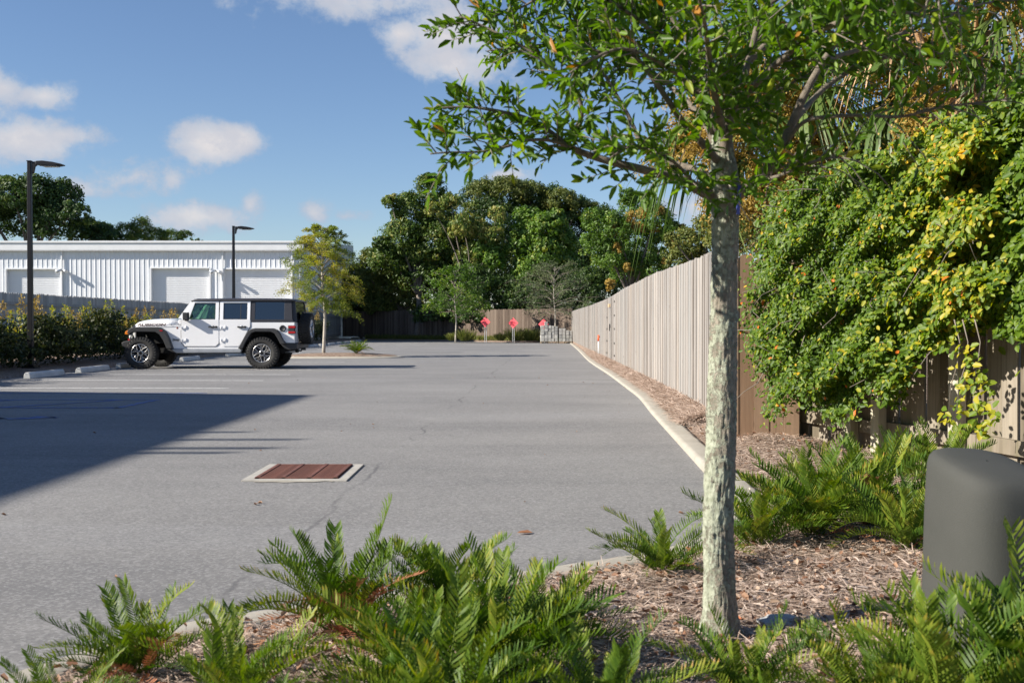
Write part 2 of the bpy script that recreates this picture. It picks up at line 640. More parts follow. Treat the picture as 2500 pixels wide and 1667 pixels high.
km, KWID, KHGT = kerb_mesh()
tag(link('kerb', km), kind='structure', label='cream concrete kerb curving round the planted bed')

# asphalt: everything on the lot side of the kerb
ap = [(float(x) + .02 * float(n[0]), float(y) + .02 * float(n[1])) for (x, y), n in zip(KER, KN)]
ap += [(-12, -6), (-30, -6), (-30, 18.5), (-10.75, 18.5), (-10.95, 82.2)]
tag(sheet('asphalt', ap, 0.0, M_ASPHALT), label='grey asphalt parking lot')


# planted bed
def kdist(x, y):
    """signed distance to the kerb's outer edge, positive on the bed side"""
    P = np.column_stack([x, y])
    out = np.empty(len(P))
    for i in range(0, len(P), 4000):
        q = P[i:i + 4000]
        d = q[:, None] - KER[None]
        dd = (d ** 2).sum(-1)
        j = dd.argmin(1)
        r = q - KER[j]
        sgn = np.sign((r * KN[j]).sum(1))
        out[i:i + 4000] = np.sqrt(dd[np.arange(len(q)), j]) * sgn
    return out


def bedz(x, y):
    x = np.atleast_1d(np.asarray(x, float)); y = np.atleast_1d(np.asarray(y, float))
    s = kdist(x, y)
    kw = np.interp(y, [3, 6, 8, 12, 18, 30, 70], [.17, .17, .19, .21, .21, .20, .16])
    kh = np.interp(y, [3, 6, 8, 12, 70], [.10, .10, .07, .04, .03])
    tt = np.clip((s - kw) / .45, 0, 1)
    z = kh - .028 + .07 * tt * tt * (3 - 2 * tt) + .012 * bump_noise(x, y, 1.3) * tt
    z = z + .07 * np.exp(-(((x - 2.2) / .45) ** 2 + ((y - 9.45) / .55) ** 2)) - .05 * np.exp(-(((x - 1.75) / .3) ** 2 + ((y - 9.3) / .6) ** 2)) * 0
    z = z + .05 * np.clip((x - .8) / 1.2, 0, 1) * (y < 7)
    return np.where(s < .035, -.10, np.where(s < kw + .01, .012, z))


def bed_height(x, y):
    return float(bedz(x, y)[0])


def build_bed():
    xs = np.arange(-4.5, 6.51, .055); ys = np.arange(-2.5, 12.01, .055)
    X, Y = np.meshgrid(xs, ys)
    Z = bedz(X.ravel(), Y.ravel())
    V = np.column_stack([X.ravel(), Y.ravel(), Z])
    idx = np.arange(X.size).reshape(X.shape)
    Fq = np.stack([idx[:-1, :-1], idx[:-1, 1:], idx[1:, 1:], idx[1:, :-1]], -1).reshape(-1, 4)
    keep = (Z[Fq] > -.05).any(1)
    tag(link('mulch_bed', np_mesh('mulch_bed', V, Fq[keep], M_MULCH, True)), kind='structure',
        label='mulched planting bed of pine straw and dead leaves')
    # the long strip beside the fence and the ground beyond the fence
    yy = np.r_[12.0, np.arange(12.6, 76, .8)]
    rows = []
    for y in yy:
        i = np.abs(KER[:110, 1] - y).argmin()
        kx = np.interp(y, KER[:90, 1][::-1], KER[:90, 0][::-1])
        fx = fence_x(y)
        rows.append([(kx + .15, y, .00), (kx + .20, y, .045), (kx + .20 + (fx - kx - .20) * .5, y, .10), (fx, y, .15), (fx + 3, y, .12), (fx + 30, y, .1)])
    V = np.array(rows)
    m, n = V.shape[:2]
    V[:, 1:4, 2] += .012 * bump_noise(V[:, 1:4, 0], V[:, 1:4, 1], 1.0)
    V[0, :, 2] -= .01
    idx = np.arange(m * n).reshape(m, n)
    Fq = np.stack([idx[:-1, :-1], idx[:-1, 1:], idx[1:, 1:], idx[1:, :-1]], -1).reshape(-1, 4)
    tag(link('mulch_strip', np_mesh('mulch_strip', V.reshape(-1, 3), Fq, M_MULCH, True)), kind='structure',
        label='pine straw strip between kerb and long fence')


FENCE_LINE = [(2.02, 9.85), (2.34, 13.3), (2.50, 17.7), (2.71, 25.7), (2.83, 30.5), (3.66, 63.0), (3.85, 70.5)]


def fence_x(y):
    return float(np.interp(y, [p[1] for p in FENCE_LINE], [p[0] for p in FENCE_LINE]))


build_bed()

# verge at the far end and along the left fence
def verge(name, rows, label, mat=M_MULCH):
    V = np.array(rows, dtype=float)
    m, n = V.shape[:2]
    idx = np.arange(m * n).reshape(m, n)
    Fq = np.stack([idx[:-1, :-1], idx[:-1, 1:], idx[1:, 1:], idx[1:, :-1]], -1).reshape(-1, 4)
    tag(link(name, np_mesh(name, V.reshape(-1, 3), Fq, mat, True)), kind='structure', label=label)


rows = []
for k in range(40):
    f = k / 39
    x0, y0 = -11.2 + f * 15.0, 82.3 - f * 13.9
    w = .03 * math.sin(k * 1.7)
    rows.append([(x0, y0 + w, -.02), (x0 + .05, y0 + .25 + w, .07), (x0 + .2, y0 + 1.2, .16), (x0 + .6, y0 + 3, .25), (x0 + 3, y0 + 14, .3)])
verge('far_verge', rows, 'straw and grass verge along the back fence')
rows = []
for k in range(50):
    y = 19 + k * 1.32
    rows.append([(-15.2, y, .12), (-13.5, y, .12), (-11.2, y, .10), (-10.85 + .03 * math.sin(k * 2.1), y, .04), (-10.78, y, -.03)])
verge('left_verge', rows, 'mulched strip under the hedge')

# parking lines
def strip(name, pts, w, mat, label, z=.004):
    mb = MB()
    for (x0, y0), (x1, y1) in pts:
        d = Vector((x1 - x0, y1 - y0, 0)).normalized(); n = Vector((-d.y, d.x, 0)) * w / 2
        a, b = Vector((x0, y0, z)), Vector((x1, y1, z))
        mb._add([a - n, b - n, b + n, a + n], [(0, 1, 2, 3)])
    return tag(mb.build(name, mat), kind='structure', label=label)


yl = [19.6 + 2.72 * k for k in range(-1, 22)]
strip('parking_lines', [((-9.95, y + .15), (-5.1, y)) for y in yl if y > 19 and not 34 < y < 39.5], .10, M_WPAINT,
      'thin white stall lines on the asphalt')
strip('blue_parking_lines', [((-11.5, 16.62), (-5.42, 16.62)), ((-11.5, 18.2), (-5.1, 18.2))], .11, M_BPAINT,
      'blue disabled-bay stall lines in the building shade')
strip('blue_bay_hatching', [((-11.5, 15.0), (-5.42, 15.0)), ((-5.42, 14.95), (-5.42, 16.67)), ((-7.1, 15.0), (-5.9, 16.6)), ((-8.7, 15.0), (-7.5, 16.6)), ((-10.3, 15.0), (-9.1, 16.6)), ((-11.9, 15.0), (-10.7, 16.6))], .11, M_BPAINT,
      'blue hatched aisle beside the disabled bay', .0045)
strip('blue_bay_symbol', [((-6.7, 13.25), (-5.95, 13.3)), ((-6.1, 13.15), (-5.62, 13.42)), ((-5.95, 13.5), (-5.62, 13.42)), ((-6.6, 13.6), (-6.2, 13.2))], .13, M_BPAINT,
      'worn blue painted bay symbol', .005)

# drain grate
M_RUST = plain('rusty_iron', (.165, .068, .050), .8, .2, .35, 14, .5)
M_VOID = plain('dark_pit', (.02, .018, .016), .95)
def build_drain():
    x0, x1, y0, y1 = -1.975, -1.205, 7.93, 8.85
    th = empty('storm_drain', ((x0 + x1) / 2, (y0 + y1) / 2, 0), 0, 'rusty storm drain grate set in a pale concrete collar on the asphalt', 'storm drain')
    hx, hy = (x1 - x0) / 2, (y1 - y0) / 2
    w = .075
    mb = MB()
    mb.box((0, -hy + w / 2, 0.0), (2 * hx, w, .022)); mb.box((0, hy - w / 2, 0.0), (2 * hx, w, .022))
    mb.box((-hx + w / 2, 0, 0.0), (w, 2 * hy - 2 * w, .022)); mb.box((hx - w / 2, 0, 0.0), (w, 2 * hy - 2 * w, .022))
    mb.build('collar', mat_concrete('drain_concrete', (.36, .34, .30), (.48, .455, .41), 6), th, .004)
    mb = MB(); mb.box((0, 0, -.012), (2 * hx - 2 * w, 2 * hy - 2 * w, .030)); mb.build('pit', M_VOID, th)
    ix, iy = hx - w - .004, hy - w - .004
    mb = MB()
    for s in (-1, 1):
        mb.box((0, s * (iy - .012), .010), (2 * ix, .024, .022))
    for k in range(4):
        x = -ix + .02 + (2 * ix - .04) * k / 3
        mb.box((x, 0, .0115), (.03, 2 * iy, .024))
    mb.build('grate_frame', M_RUST, th, .002)
    bm0 = MB(); bm0.box((0, 0, 0), (2 * ix, .011, .02)); me = bm0.mesh('grate_bar', M_RUST)
    n = 32
    for k in range(n):
        link('grate_bar', me, th, (0, -iy + .03 + (2 * iy - .06) * k / (n - 1), .009))
    # crumbled pale mortar in front of the collar
    mb = MB()
    pts = []
    for k in range(24):
        f = k / 23
        pts.append((-hx * .75 + f * hx * 1.5, -hy - .012 - .05 * abs(math.sin(f * 3.1 + .4)) - .012 * math.sin(f * 19)))
    poly = [(-hx * .75, -hy + .0)] + pts + [(hx * .75, -hy + .0)]
    mb._add([(x, y, .0045) for x, y in poly], [list(range(len(poly)))])
    mb.build('mortar_spill', M_CONC, th)


build_drain()

# ------------------------------------------------------------------ loose mulch: pine needles, chips and fallen leaves
M_STRAW = leafmat('pine_straw', [(0, (.165, .108, .082)), (.3, (.36, .26, .20)), (.6, (.53, .415, .34)), (1, (.66, .555, .47))], .8, .05, .2)
M_DEADLEAF = leafmat('fallen_leaf', [(0, (.10, .05, .03)), (.35, (.24, .125, .075)), (.6, (.36, .22, .14)), (.85, (.46, .35, .26)), (.97, (.42, .16, .07)), (1, (.42, .08, .03))], .65, .12, .3)


def bed_points(n, box, smin=.14, bias=None):
    out = []
    tot = 0
    while tot < n:
        x = RNG.uniform(box[0], box[1], n * 2); y = RNG.uniform(box[2], box[3], n * 2)
        s = kdist(x, y)
        ok = (s > smin)
        if bias is not None: ok &= bias(x, y)
        out.append(np.column_stack([x[ok], y[ok]])); tot += ok.sum()
        if not ok.any(): break
    return np.concatenate(out)[:n]


def build_mulch():
    inview = lambda x, y: (np.abs(x) < y * .5 + .3) & (y > 1.5)
    P = np.concatenate([bed_points(52000, (-2.2, 3.0, 2.0, 7.0), .185, inview), bed_points(20000, (1.4, 3.6, 7.0, 11.5), .2, lambda x, y: x < 3.5),
                        bed_points(900, (-2.2, 3.0, 2.0, 7.0), .10, inview)])
    Z = bedz(P[:, 0], P[:, 1])
    n = len(P)
    pos = np.column_stack([P, np.maximum(Z, .1) + RNG.uniform(.001, .022, n)])
    a = RNG.uniform(0, 2 * PI, n)
    ax = np.column_stack([np.cos(a), np.sin(a), RNG.normal(0, .16, n)])
    up = np.column_stack([RNG.normal(0, .3, (n, 2)), np.ones(n)])
    L = RNG.uniform(.04, .12, n); W = RNG.uniform(.0016, .0036, n)
    chip = RNG.random(n) < .25
    L[chip] = RNG.uniform(.015, .05, chip.sum()); W[chip] = RNG.uniform(.005, .012, chip.sum())
    t = RNG.beta(2, 2, n)
    tag(link('pine_straw', scatter('pine_straw', NEEDLE, pos, ax, up, L, W, t, M_STRAW)), kind='stuff', label='grey-brown pine straw and bark chips on the bed')
    P = np.concatenate([bed_points(2600, (-2.2, 3.0, 2.0, 7.0), .15, inview), bed_points(500, (1.6, 3.4, 7.0, 11.0), .2)])
    n = len(P)
    pos = np.column_stack([P, np.maximum(bedz(P[:, 0], P[:, 1]), .1) + RNG.uniform(.008, .03, n)])
    a = RNG.uniform(0, 2 * PI, n)
    ax = np.column_stack([np.cos(a), np.sin(a), RNG.normal(0, .25, n)])
    up = np.column_stack([RNG.normal(0, .45, (n, 2)), np.ones(n)])
    L = RNG.uniform(.014, .040, n)
    tag(link('fallen_leaves', scatter('fallen_leaves', CURL, pos, ax, up, L, L * RNG.uniform(.4, .75, n), RNG.beta(2, 2.2, n), M_DEADLEAF)),
        kind='stuff', label='curled brown fallen leaves scattered on the pine straw')
    # straw on the strip by the fence
    n = 26000
    y = 12 + 30 * RNG.random(n) ** 1.6
    kx = np.interp(y, KER[:100, 1][::-1], KER[:100, 0][::-1]); fx = np.interp(y, [p[1] for p in FENCE_LINE], [p[0] for p in FENCE_LINE])
    f = np.clip(RNG.beta(1.3, 1.0, n), 0, 1)
    x = kx + .18 + (fx - kx - .18) * f
    pos = np.column_stack([x, y, .055 + .10 * f + RNG.uniform(.0, .02, n)])
    a = RNG.uniform(0, 2 * PI, n)
    ax = np.column_stack([np.cos(a), np.sin(a), RNG.normal(0, .2, n)])
    up = np.column_stack([RNG.normal(0, .3, (n, 2)), np.ones(n)])
    tag(link('strip_straw', scatter('strip_straw', NEEDLE, pos, ax, up, RNG.uniform(.08, .2, n), RNG.uniform(.004, .009, n), .15 + .7 * RNG.beta(2, 2, n), M_STRAW)),
        kind='stuff', label='loose pine straw along the foot of the long fence')


build_mulch()


def build_litter():
    n = 260
    x = RNG.uniform(-6, 2.2, n); y = 4.2 + 22 * RNG.random(n) ** 1.3
    s = kdist(x, y); ok = s < -.05
    near = (np.exp(s / .5) + .15) > RNG.random(n)
    x, y = x[ok & near], y[ok & near]; n = len(x)
    a = RNG.uniform(0, 2 * PI, n)
    ax = np.column_stack([np.cos(a), np.sin(a), np.zeros(n)]); up = np.column_stack([RNG.normal(0, .2, (n, 2)), np.ones(n)])
    L = RNG.uniform(.015, .045, n)
    tag(link('leaf_litter', scatter('leaf_litter', CURL, np.column_stack([x, y, np.full(n, .003)]), ax, up, L, L * .5, RNG.random(n), M_DEADLEAF)), kind='stuff',
        label='a few dead leaves blown over the asphalt')


build_litter()

# ------------------------------------------------------------------ wood
def mat_wood(name, stops, knots=True, grain=1.0, green=0.0):
    m, t, bs, out = new_mat(name)
    co = t.new('ShaderNodeTexCoord').outputs['Object']
    oi = t.new('ShaderNodeObjectInfo').outputs['Random']
    tint = t.new('ShaderNodeAttribute', attribute_name='tint').outputs['Fac']
    r = t.math('FRACT', t.math('ADD', tint, t.math('MULTIPLY', oi, 7.13)))
    off = t.new('ShaderNodeCombineXYZ', ins={0: t.math('MULTIPLY', r, 37.0), 1: t.math('MULTIPLY', r, 11.0), 2: t.math('MULTIPLY', r, 53.0)}).outputs[0]
    v = t.new('ShaderNodeVectorMath', operation='ADD', ins={0: co, 1: off}).outputs[0]
    g1 = t.noise(t.mapping(v, (55, 55, 1.3)), 1.0, 5, .65, .5)
    g2 = t.noise(t.mapping(v, (7, 7, .9)), 1.0, 4, .6, .4)
    c = t.ramp(r, stops)
    c = t.mix(t.math('MULTIPLY', t.sstep(g1, .35, .75), .45 * grain), c, [x * .55 for x in stops[1][1]])
    c = t.mix(t.math('MULTIPLY', t.sstep(g2, .45, .75), .4), c, [min(1, x * 1.25) for x in stops[-1][1]])
    # rain streaks from the top and damp foot
    if green:
        gn = t.noise(t.mapping(v, (9, 9, 1.2)), 1.0, 4, .6)
        c = t.mix(t.math('MULTIPLY', t.sstep(gn, .48, .7), green), c, (.10, .11, .035))
    if knots:
        k = t.new('ShaderNodeTexVoronoi', ins={'Vector': t.mapping(v, (7, 7, 2.2)), 'Scale': 1.0}).outputs['Distance']
        c = t.mix(t.math('MULTIPLY', t.sstep(k, .10, .03), .75), c, [x * .35 for x in stops[0][1]])
    setin(t, bs, 'Base Color', c)
    setin(t, bs, 'Roughness', .85)
    setin(t, bs, 'Specular IOR Level', .25)
    setin(t, bs, 'Normal', t.bump(g1, .35, .004))
    return m


M_FENCE = mat_wood('weathered_fence_wood', [(0, (.19, .165, .145)), (.22, (.27, .245, .225)), (.45, (.34, .315, .29)), (.7, (.285, .28, .27)), (.85, (.35, .305, .265)), (1, (.40, .37, .34))], True, .7)
M_TAN = mat_wood('newer_fence_wood', [(0, (.30, .185, .115)), (.4, (.36, .235, .155)), (1, (.42, .29, .20))], True, 1.0)
M_OLD = mat_wood('old_fence_wood', [(0, (.12, .098, .07)), (.5, (.225, .19, .14)), (1, (.34, .30, .245))], True, 1.3, .5)
M_GREYF = mat_wood('grey_fence_wood', [(0, (.30, .295, .29)), (.5, (.40, .39, .38)), (1, (.47, .46, .45))], False, .8)
M_BROWNF = mat_wood('brown_fence_wood', [(0, (.075, .055, .042)), (.5, (.125, .092, .072)), (1, (.18, .14, .11))], False, .8)  # kept dark: part of the shade over the back fence is in this colour
M_METAL_D = plain('black_metal', (.018, .018, .02), .45, .6, .15, 5)


def picket_verts(w, h, th, ear=.03):
    prof = [(-w / 2, 0), (w / 2, 0), (w / 2, h - ear), (w / 2 - ear, h), (-w / 2 + ear, h), (-w / 2, h - ear)]
    return prof


def picket_mesh(name, w, h, th, mat, ear=.03):
    mb = MB(); mb.extrude(picket_verts(w, h, th, ear), -th / 2, th / 2)
    return mb.mesh(name, mat)


def add_picket(mb, o, ux, w, h, th, ear=.03, tint=.5, lean=0.0):
    """o base point, ux unit vector along the fence"""
    uy = Vector((-ux.y, ux.x, 0))
    mb.tint = tint
    n0 = len(mb.v)
    prof = picket_verts(w, h, th, ear)
    P = [o + ux * (x + lean * z) + Vector((0, 0, z)) + uy * s for s in (-th / 2, th / 2) for x, z in prof]
    n = 6
    fs = [list(range(n)), list(range(2 * n - 1, n - 1, -1))] + [[i, n + i, n + (i + 1) % n, (i + 1) % n] for i in range(n)]
    mb._add(P, fs)


def run_points(line, step):
    """points every `step` metres along a polyline [(x,y)] with the local direction"""
    P = [Vector((x, y, 0)) for x, y in line]
    out = []
    acc = step / 2
    for a, b in zip(P[:-1], P[1:]):
        L = (b - a).length; d = (b - a) / L
        while acc < L:
            out.append((a + d * acc, d)); acc += step
        acc -= L
    return out


def long_fence():
    th = empty('plank_fence', (2.02, 9.85, 0), 0, 'long weathered pale plank fence running away along the right kerb', 'fence')
    pts = run_points(FENCE_LINE, .1405)
    base = lambda y: float(np.interp(y, [9.8, 11, 13, 64], [.06, .10, .13, .14]))
    top = lambda y: float(np.interp(y, [9.8, 11.5, 13, 14.7, 19.1, 26.5, 30, 34.6, 45, 62, 70], [1.83, 1.93, 1.98, 2.0, 2.06, 2.03, 1.97, 1.93, 1.93, 2.0, 2.0]))
    variants = {}
    off = Vector(th.location)
    mb = MB()
    nparts = 0
    for i, (p, d) in enumerate(pts):
        b, tp = base(p.y), top(p.y)
        gap = 30.3 < p.y < 30.45
        h = tp - b + RNG.uniform(-.008, .008)
        jit = RNG.uniform(-.003, .003) + (.004 if i % 2 else -.004)
        n = Vector((-d.y, d.x, 0))
        if i < 230:
            key = round(h, 2)
            if key not in variants: variants[key] = picket_mesh('picket', .1385, key, .018, M_FENCE, .028)
            ob = link('picket', variants[key], th, Vector((p.x, p.y, b)) + n * jit - off, (0, RNG.uniform(-.004, .004), math.atan2(d.y, d.x)))
            nparts += 1
        else:
            add_picket(mb, Vector((p.x, p.y, b)) + n * jit - off, d, .1385, h, .018, .028, RNG.random(), RNG.uniform(-.004, .004))
    tag(mb.build('far_pickets', M_FENCE, th), kind='stuff')
    # rails and posts on the far side
    for z in (.35, 1.0, 1.65):
        rb = MB()
        for a, b in zip(FENCE_LINE[:-1], FENCE_LINE[1:]):
            A = Vector((a[0] + .045, a[1], z)) - off; B = Vector((b[0] + .045, b[1], z)) - off
            d = (B - A).normalized(); Mx = Matrix.Rotation(math.atan2(d.y, d.x), 3, 'Z')
            rb.box((A + B) / 2, ((B - A).length + .02, .038, .088), Mx)
        rb.build('rail', M_FENCE, th)
    pm = MB(); pm.box((0, 0, .95), (.089, .089, 1.9)); pme = pm.mesh('post', M_FENCE)
    for p, d in run_points(FENCE_LINE, 2.44):
        link('post', pme, th, Vector((p.x + .115, p.y, 0)) - off)
    # gate hardware: two columns of black hinge plates, latch and a block of new wood
    hb = MB(); hb.box((0, 0, 0), (.012, .17, .05)); hme = hb.mesh('hinge', M_METAL_D, .003)
    for px, ys in ((1478, (775, 803, 832, 861)), (1503, (736, 770, 803, 838, 868))):
        for y in ys:
            Y = 2660 * 2.83 / (px - 1250)
            Y = min(max(Y, 28), 34)
            p = AT(px, y, Y); x = fence_x(Y)
            link('gate_hinge', hme, th, Vector((x - .02, Y, p.z)) - off, (0, 0, -.02))
    Y = 31.6
    lb = MB(); lb.box((0, 0, 0), (.03, .12, .12)); lb.box((-.01, .04, -.09), (.02, .03, .1)); lb.build('gate_latch', M_METAL_D, th, .003, Vector((fence_x(Y) - .02, Y, AT(1487, 796, Y).z)) - off)
    wb = MB(); wb.box((0, 0, 0), (.05, .34, .09)); wb.build('gate_block', plain('fresh_wood', (.55, .40, .24), .8, 0, .2, 8), th, .003, Vector((fence_x(Y) - .04, Y, AT(1483, 746, Y).z)) - off)
    gb = MB(); gb.box((0, 0, 1.05), (.006, .02, 1.75)); gb.build('gate_gap', M_VOID, th, 0, Vector((fence_x(31.0) - .0215, 31.0, 0)) - off)
    # tan return panel facing the lot entrance
    return th


def tan_fence():
    o = Vector((1.90, 9.80, 0))
    th = empty('tan_plank_fence', o, 0, 'short tan plank fence panel facing the camera between oak trunk and hedge', 'fence')
    d = Vector((1, .03, 0)).normalized()
    for i in range(5):
        tone = i
        p = d * (.07 + i * .1375)
        h = 1.76 - .012 * (i == 2) - .02 * i
        me = picket_mesh('picket', .1345, h, .019, M_TAN, .03)
        link('picket', me, th, (p.x, p.y + (.003 if i % 2 else -.002), .03), (0, .002 * (i - 2), .03))
    for z in (.4, 1.05, 1.6):
        rb = MB(); rb.box((.34, .045, z), (.69, .038, .088)); rb.build('rail', M_TAN, th)
    pb = MB(); pb.box((.1, .12, .9), (.09, .09, 1.8)); pb.build('post', M_TAN, th)


def old_fence():
    A, B = Vector((2.66, 10.05, 0)), Vector((3.85, 5.9, 0))
    th = empty('old_board_fence', A, 0, 'old dark mossy board fence with outside rails under the vine hedge', 'fence')
    L = (B - A).length; d = (B - A) / L; n = Vector((-d.y, d.x, 0))     # n points to the lot? (towards +X or -X)
    if n.x > 0: n = -n
    w = .165
    k = int(L / w)
    for i in range(k):
        h = 1.75 + RNG.uniform(-.02, .02)
        me = picket_mesh('board', w - RNG.uniform(.004, .022), h, .02, M_OLD, .004)
        p = d * (w * (i + .5)) - n * (.012 if i % 2 else 0)
        link('board', me, th, (p.x, p.y, .02 + RNG.uniform(-.02, .02)), (0, RNG.uniform(-.012, .012), math.atan2(d.y, d.x)))
    ang = math.atan2(d.y, d.x)
    for z, wb in ((.31, .105), (1.45, .09)):
        s = 0
        while s < L:
            l = min(1.22, L - s)
            rb = MB(); rb.box((0, 0, 0), (l - .006, .042, wb))
            c = d * (s + l / 2) + n * .035
            rb.build('rail', M_OLD, th, .004, (c.x, c.y, z + RNG.uniform(-.015, .015)), (0, RNG.uniform(-.012, .012), ang))
            s += l
    M_POST = mat_wood('pale_post_wood', [(0, (.36, .33, .23)), (.5, (.46, .42, .32)), (1, (.52, .48, .39))], True, 1.0, .4)
    for s, h, r in ((.06, 1.75, .0), (.98, 1.72, .02), (1.36, 1.75, 0), (2.3, 1.75, 0), (3.4, 1.75, 0)):
        pb = MB(); pb.box((0, 0, h / 2), (.088, .088, h))
        c = d * s + n * .105
        pb.build('post', M_POST, th, .006, (c.x, c.y, -.02), (r, 0, ang + .2))


def left_fence():
    th = empty('grey_picket_fence', (-14, 18, 0), 0, 'grey dog-eared picket fence behind the hedge on the left', 'fence')
    line = [(-14.0, 18), (-14.0, 47), (-13.3, 84.5)]
    pts = run_points(line, .145)
    off = Vector((-14, 18, 0))
    vs = [picket_mesh('picket', .141, 1.83 + .012 * k, .018, M_GREYF, .035) for k in range(3)]
    mb = MB()
    n = 0
    for i, (p, d) in enumerate(pts):
        if 26.5 < p.y < 62 and n < 245:
            link('picket', vs[int(RNG.integers(3))], th, Vector((p.x + (.003 if i % 2 else 0), p.y, .21 + .0015 * (p.y - 30))) - off, (0, 0, math.atan2(d.y, d.x)))
            n += 1
        else:
            add_picket(mb, Vector((p.x, p.y, .21 + .0015 * (p.y - 30))) - off, d, .141, 1.83, .018, .035, RNG.random())
    tag(mb.build('far_pickets', M_GREYF, th), kind='stuff')
    for z in (.5, 1.1, 1.75):
        rb = MB()
        for a, b in zip(line[:-1], line[1:]):
            Aa = Vector((a[0] + .05, a[1], z)) - off; Bb = Vector((b[0] + .05, b[1], z)) - off
            dd = (Bb - Aa).normalized(); rb.box((Aa + Bb) / 2, ((Bb - Aa).length, .038, .088), Matrix.Rotation(math.atan2(dd.y, dd.x), 3, 'Z'))
        rb.build('rail', M_GREYF, th)


def back_fence():
    A, B = Vector((-13.3, 85.6, 0)), Vector((3.9, 70.3, 0))
    th = empty('brown_picket_fence', A, 0, 'brown picket fence closing the far end of the lot', 'fence')
    pts = run_points([(A.x, A.y), (B.x, B.y)], .145)
    mb = MB()
    vs = [picket_mesh('picket', .141, 1.95 + .015 * k, .018, M_BROWNF, .035) for k in range(3)]
    n = len(pts)
    for i, (p, d) in enumerate(pts):
        if i > n - 120:
            link('picket', vs[int(RNG.integers(3))], th, Vector((p.x, p.y, .25)) - A + Vector((.003, .003, 0)) * (i % 2), (0, 0, math.atan2(d.y, d.x)))
        else:
            add_picket(mb, Vector((p.x, p.y, .25)) - A, d, .141, 1.95, .018, .035, RNG.random())
    tag(mb.build('far_pickets', M_BROWNF, th), kind='stuff')
    L = (B - A).length; d = (B - A) / L; nn = Vector((-d.y, d.x, 0))
    for z in (.6, 1.85):
        rb = MB(); c = (B - A) / 2 + nn * .05; rb.box((c.x, c.y, z), (L, .038, .088), Matrix.Rotation(math.atan2(d.y, d.x), 3, 'Z')); rb.build('rail', M_BROWNF, th)


long_fence(); tan_fence(); old_fence(); left_fence(); back_fence()

# weathered posts sticking up behind the vine hedge
M_WPOST = mat_wood('silver_post_wood', [(0, (.30, .29, .28)), (.5, (.40, .38, .36)), (1, (.46, .44, .42))], True, 1.2)
def tall_post(px, pyt, Y, w, lab):
    p = AT(px, pyt, Y)
    mb = MB(); mb.box((0, 0, p.z / 2), (w, w, p.z)); mb.box((0, 0, p.z + .012), (w * .8, w * .8, .024))
    tag(mb.build('wooden_post', M_WPOST, None, .006, (p.x, Y, 0), (0, 0, .3)), lab, 'post', 'weathered posts behind the hedge')
tall_post(2181, 232, 12.2, .085, 'grey weathered post rising above the hedge below the seed clusters')
tall_post(2496, 150, 10.5, .08, 'grey weathered post at the right edge beside the hedge top')

# ------------------------------------------------------------------ white metal building
M_WSTEEL = plain('white_painted_steel', (.78, .80, .83), .45, 0, .05, 1.2)
M_WTRIM = plain('white_trim', (.78, .79, .80), .45, 0, .04, 2)
M_DOOR = plain('white_door_steel', (.84, .85, .87), .4, 0, .04, 2)
M_ROOF = plain('roof_steel', (.55, .57, .60), .5, .2, .08, .8)
M_SOFFIT = plain('soffit', (.60, .61, .63), .6)


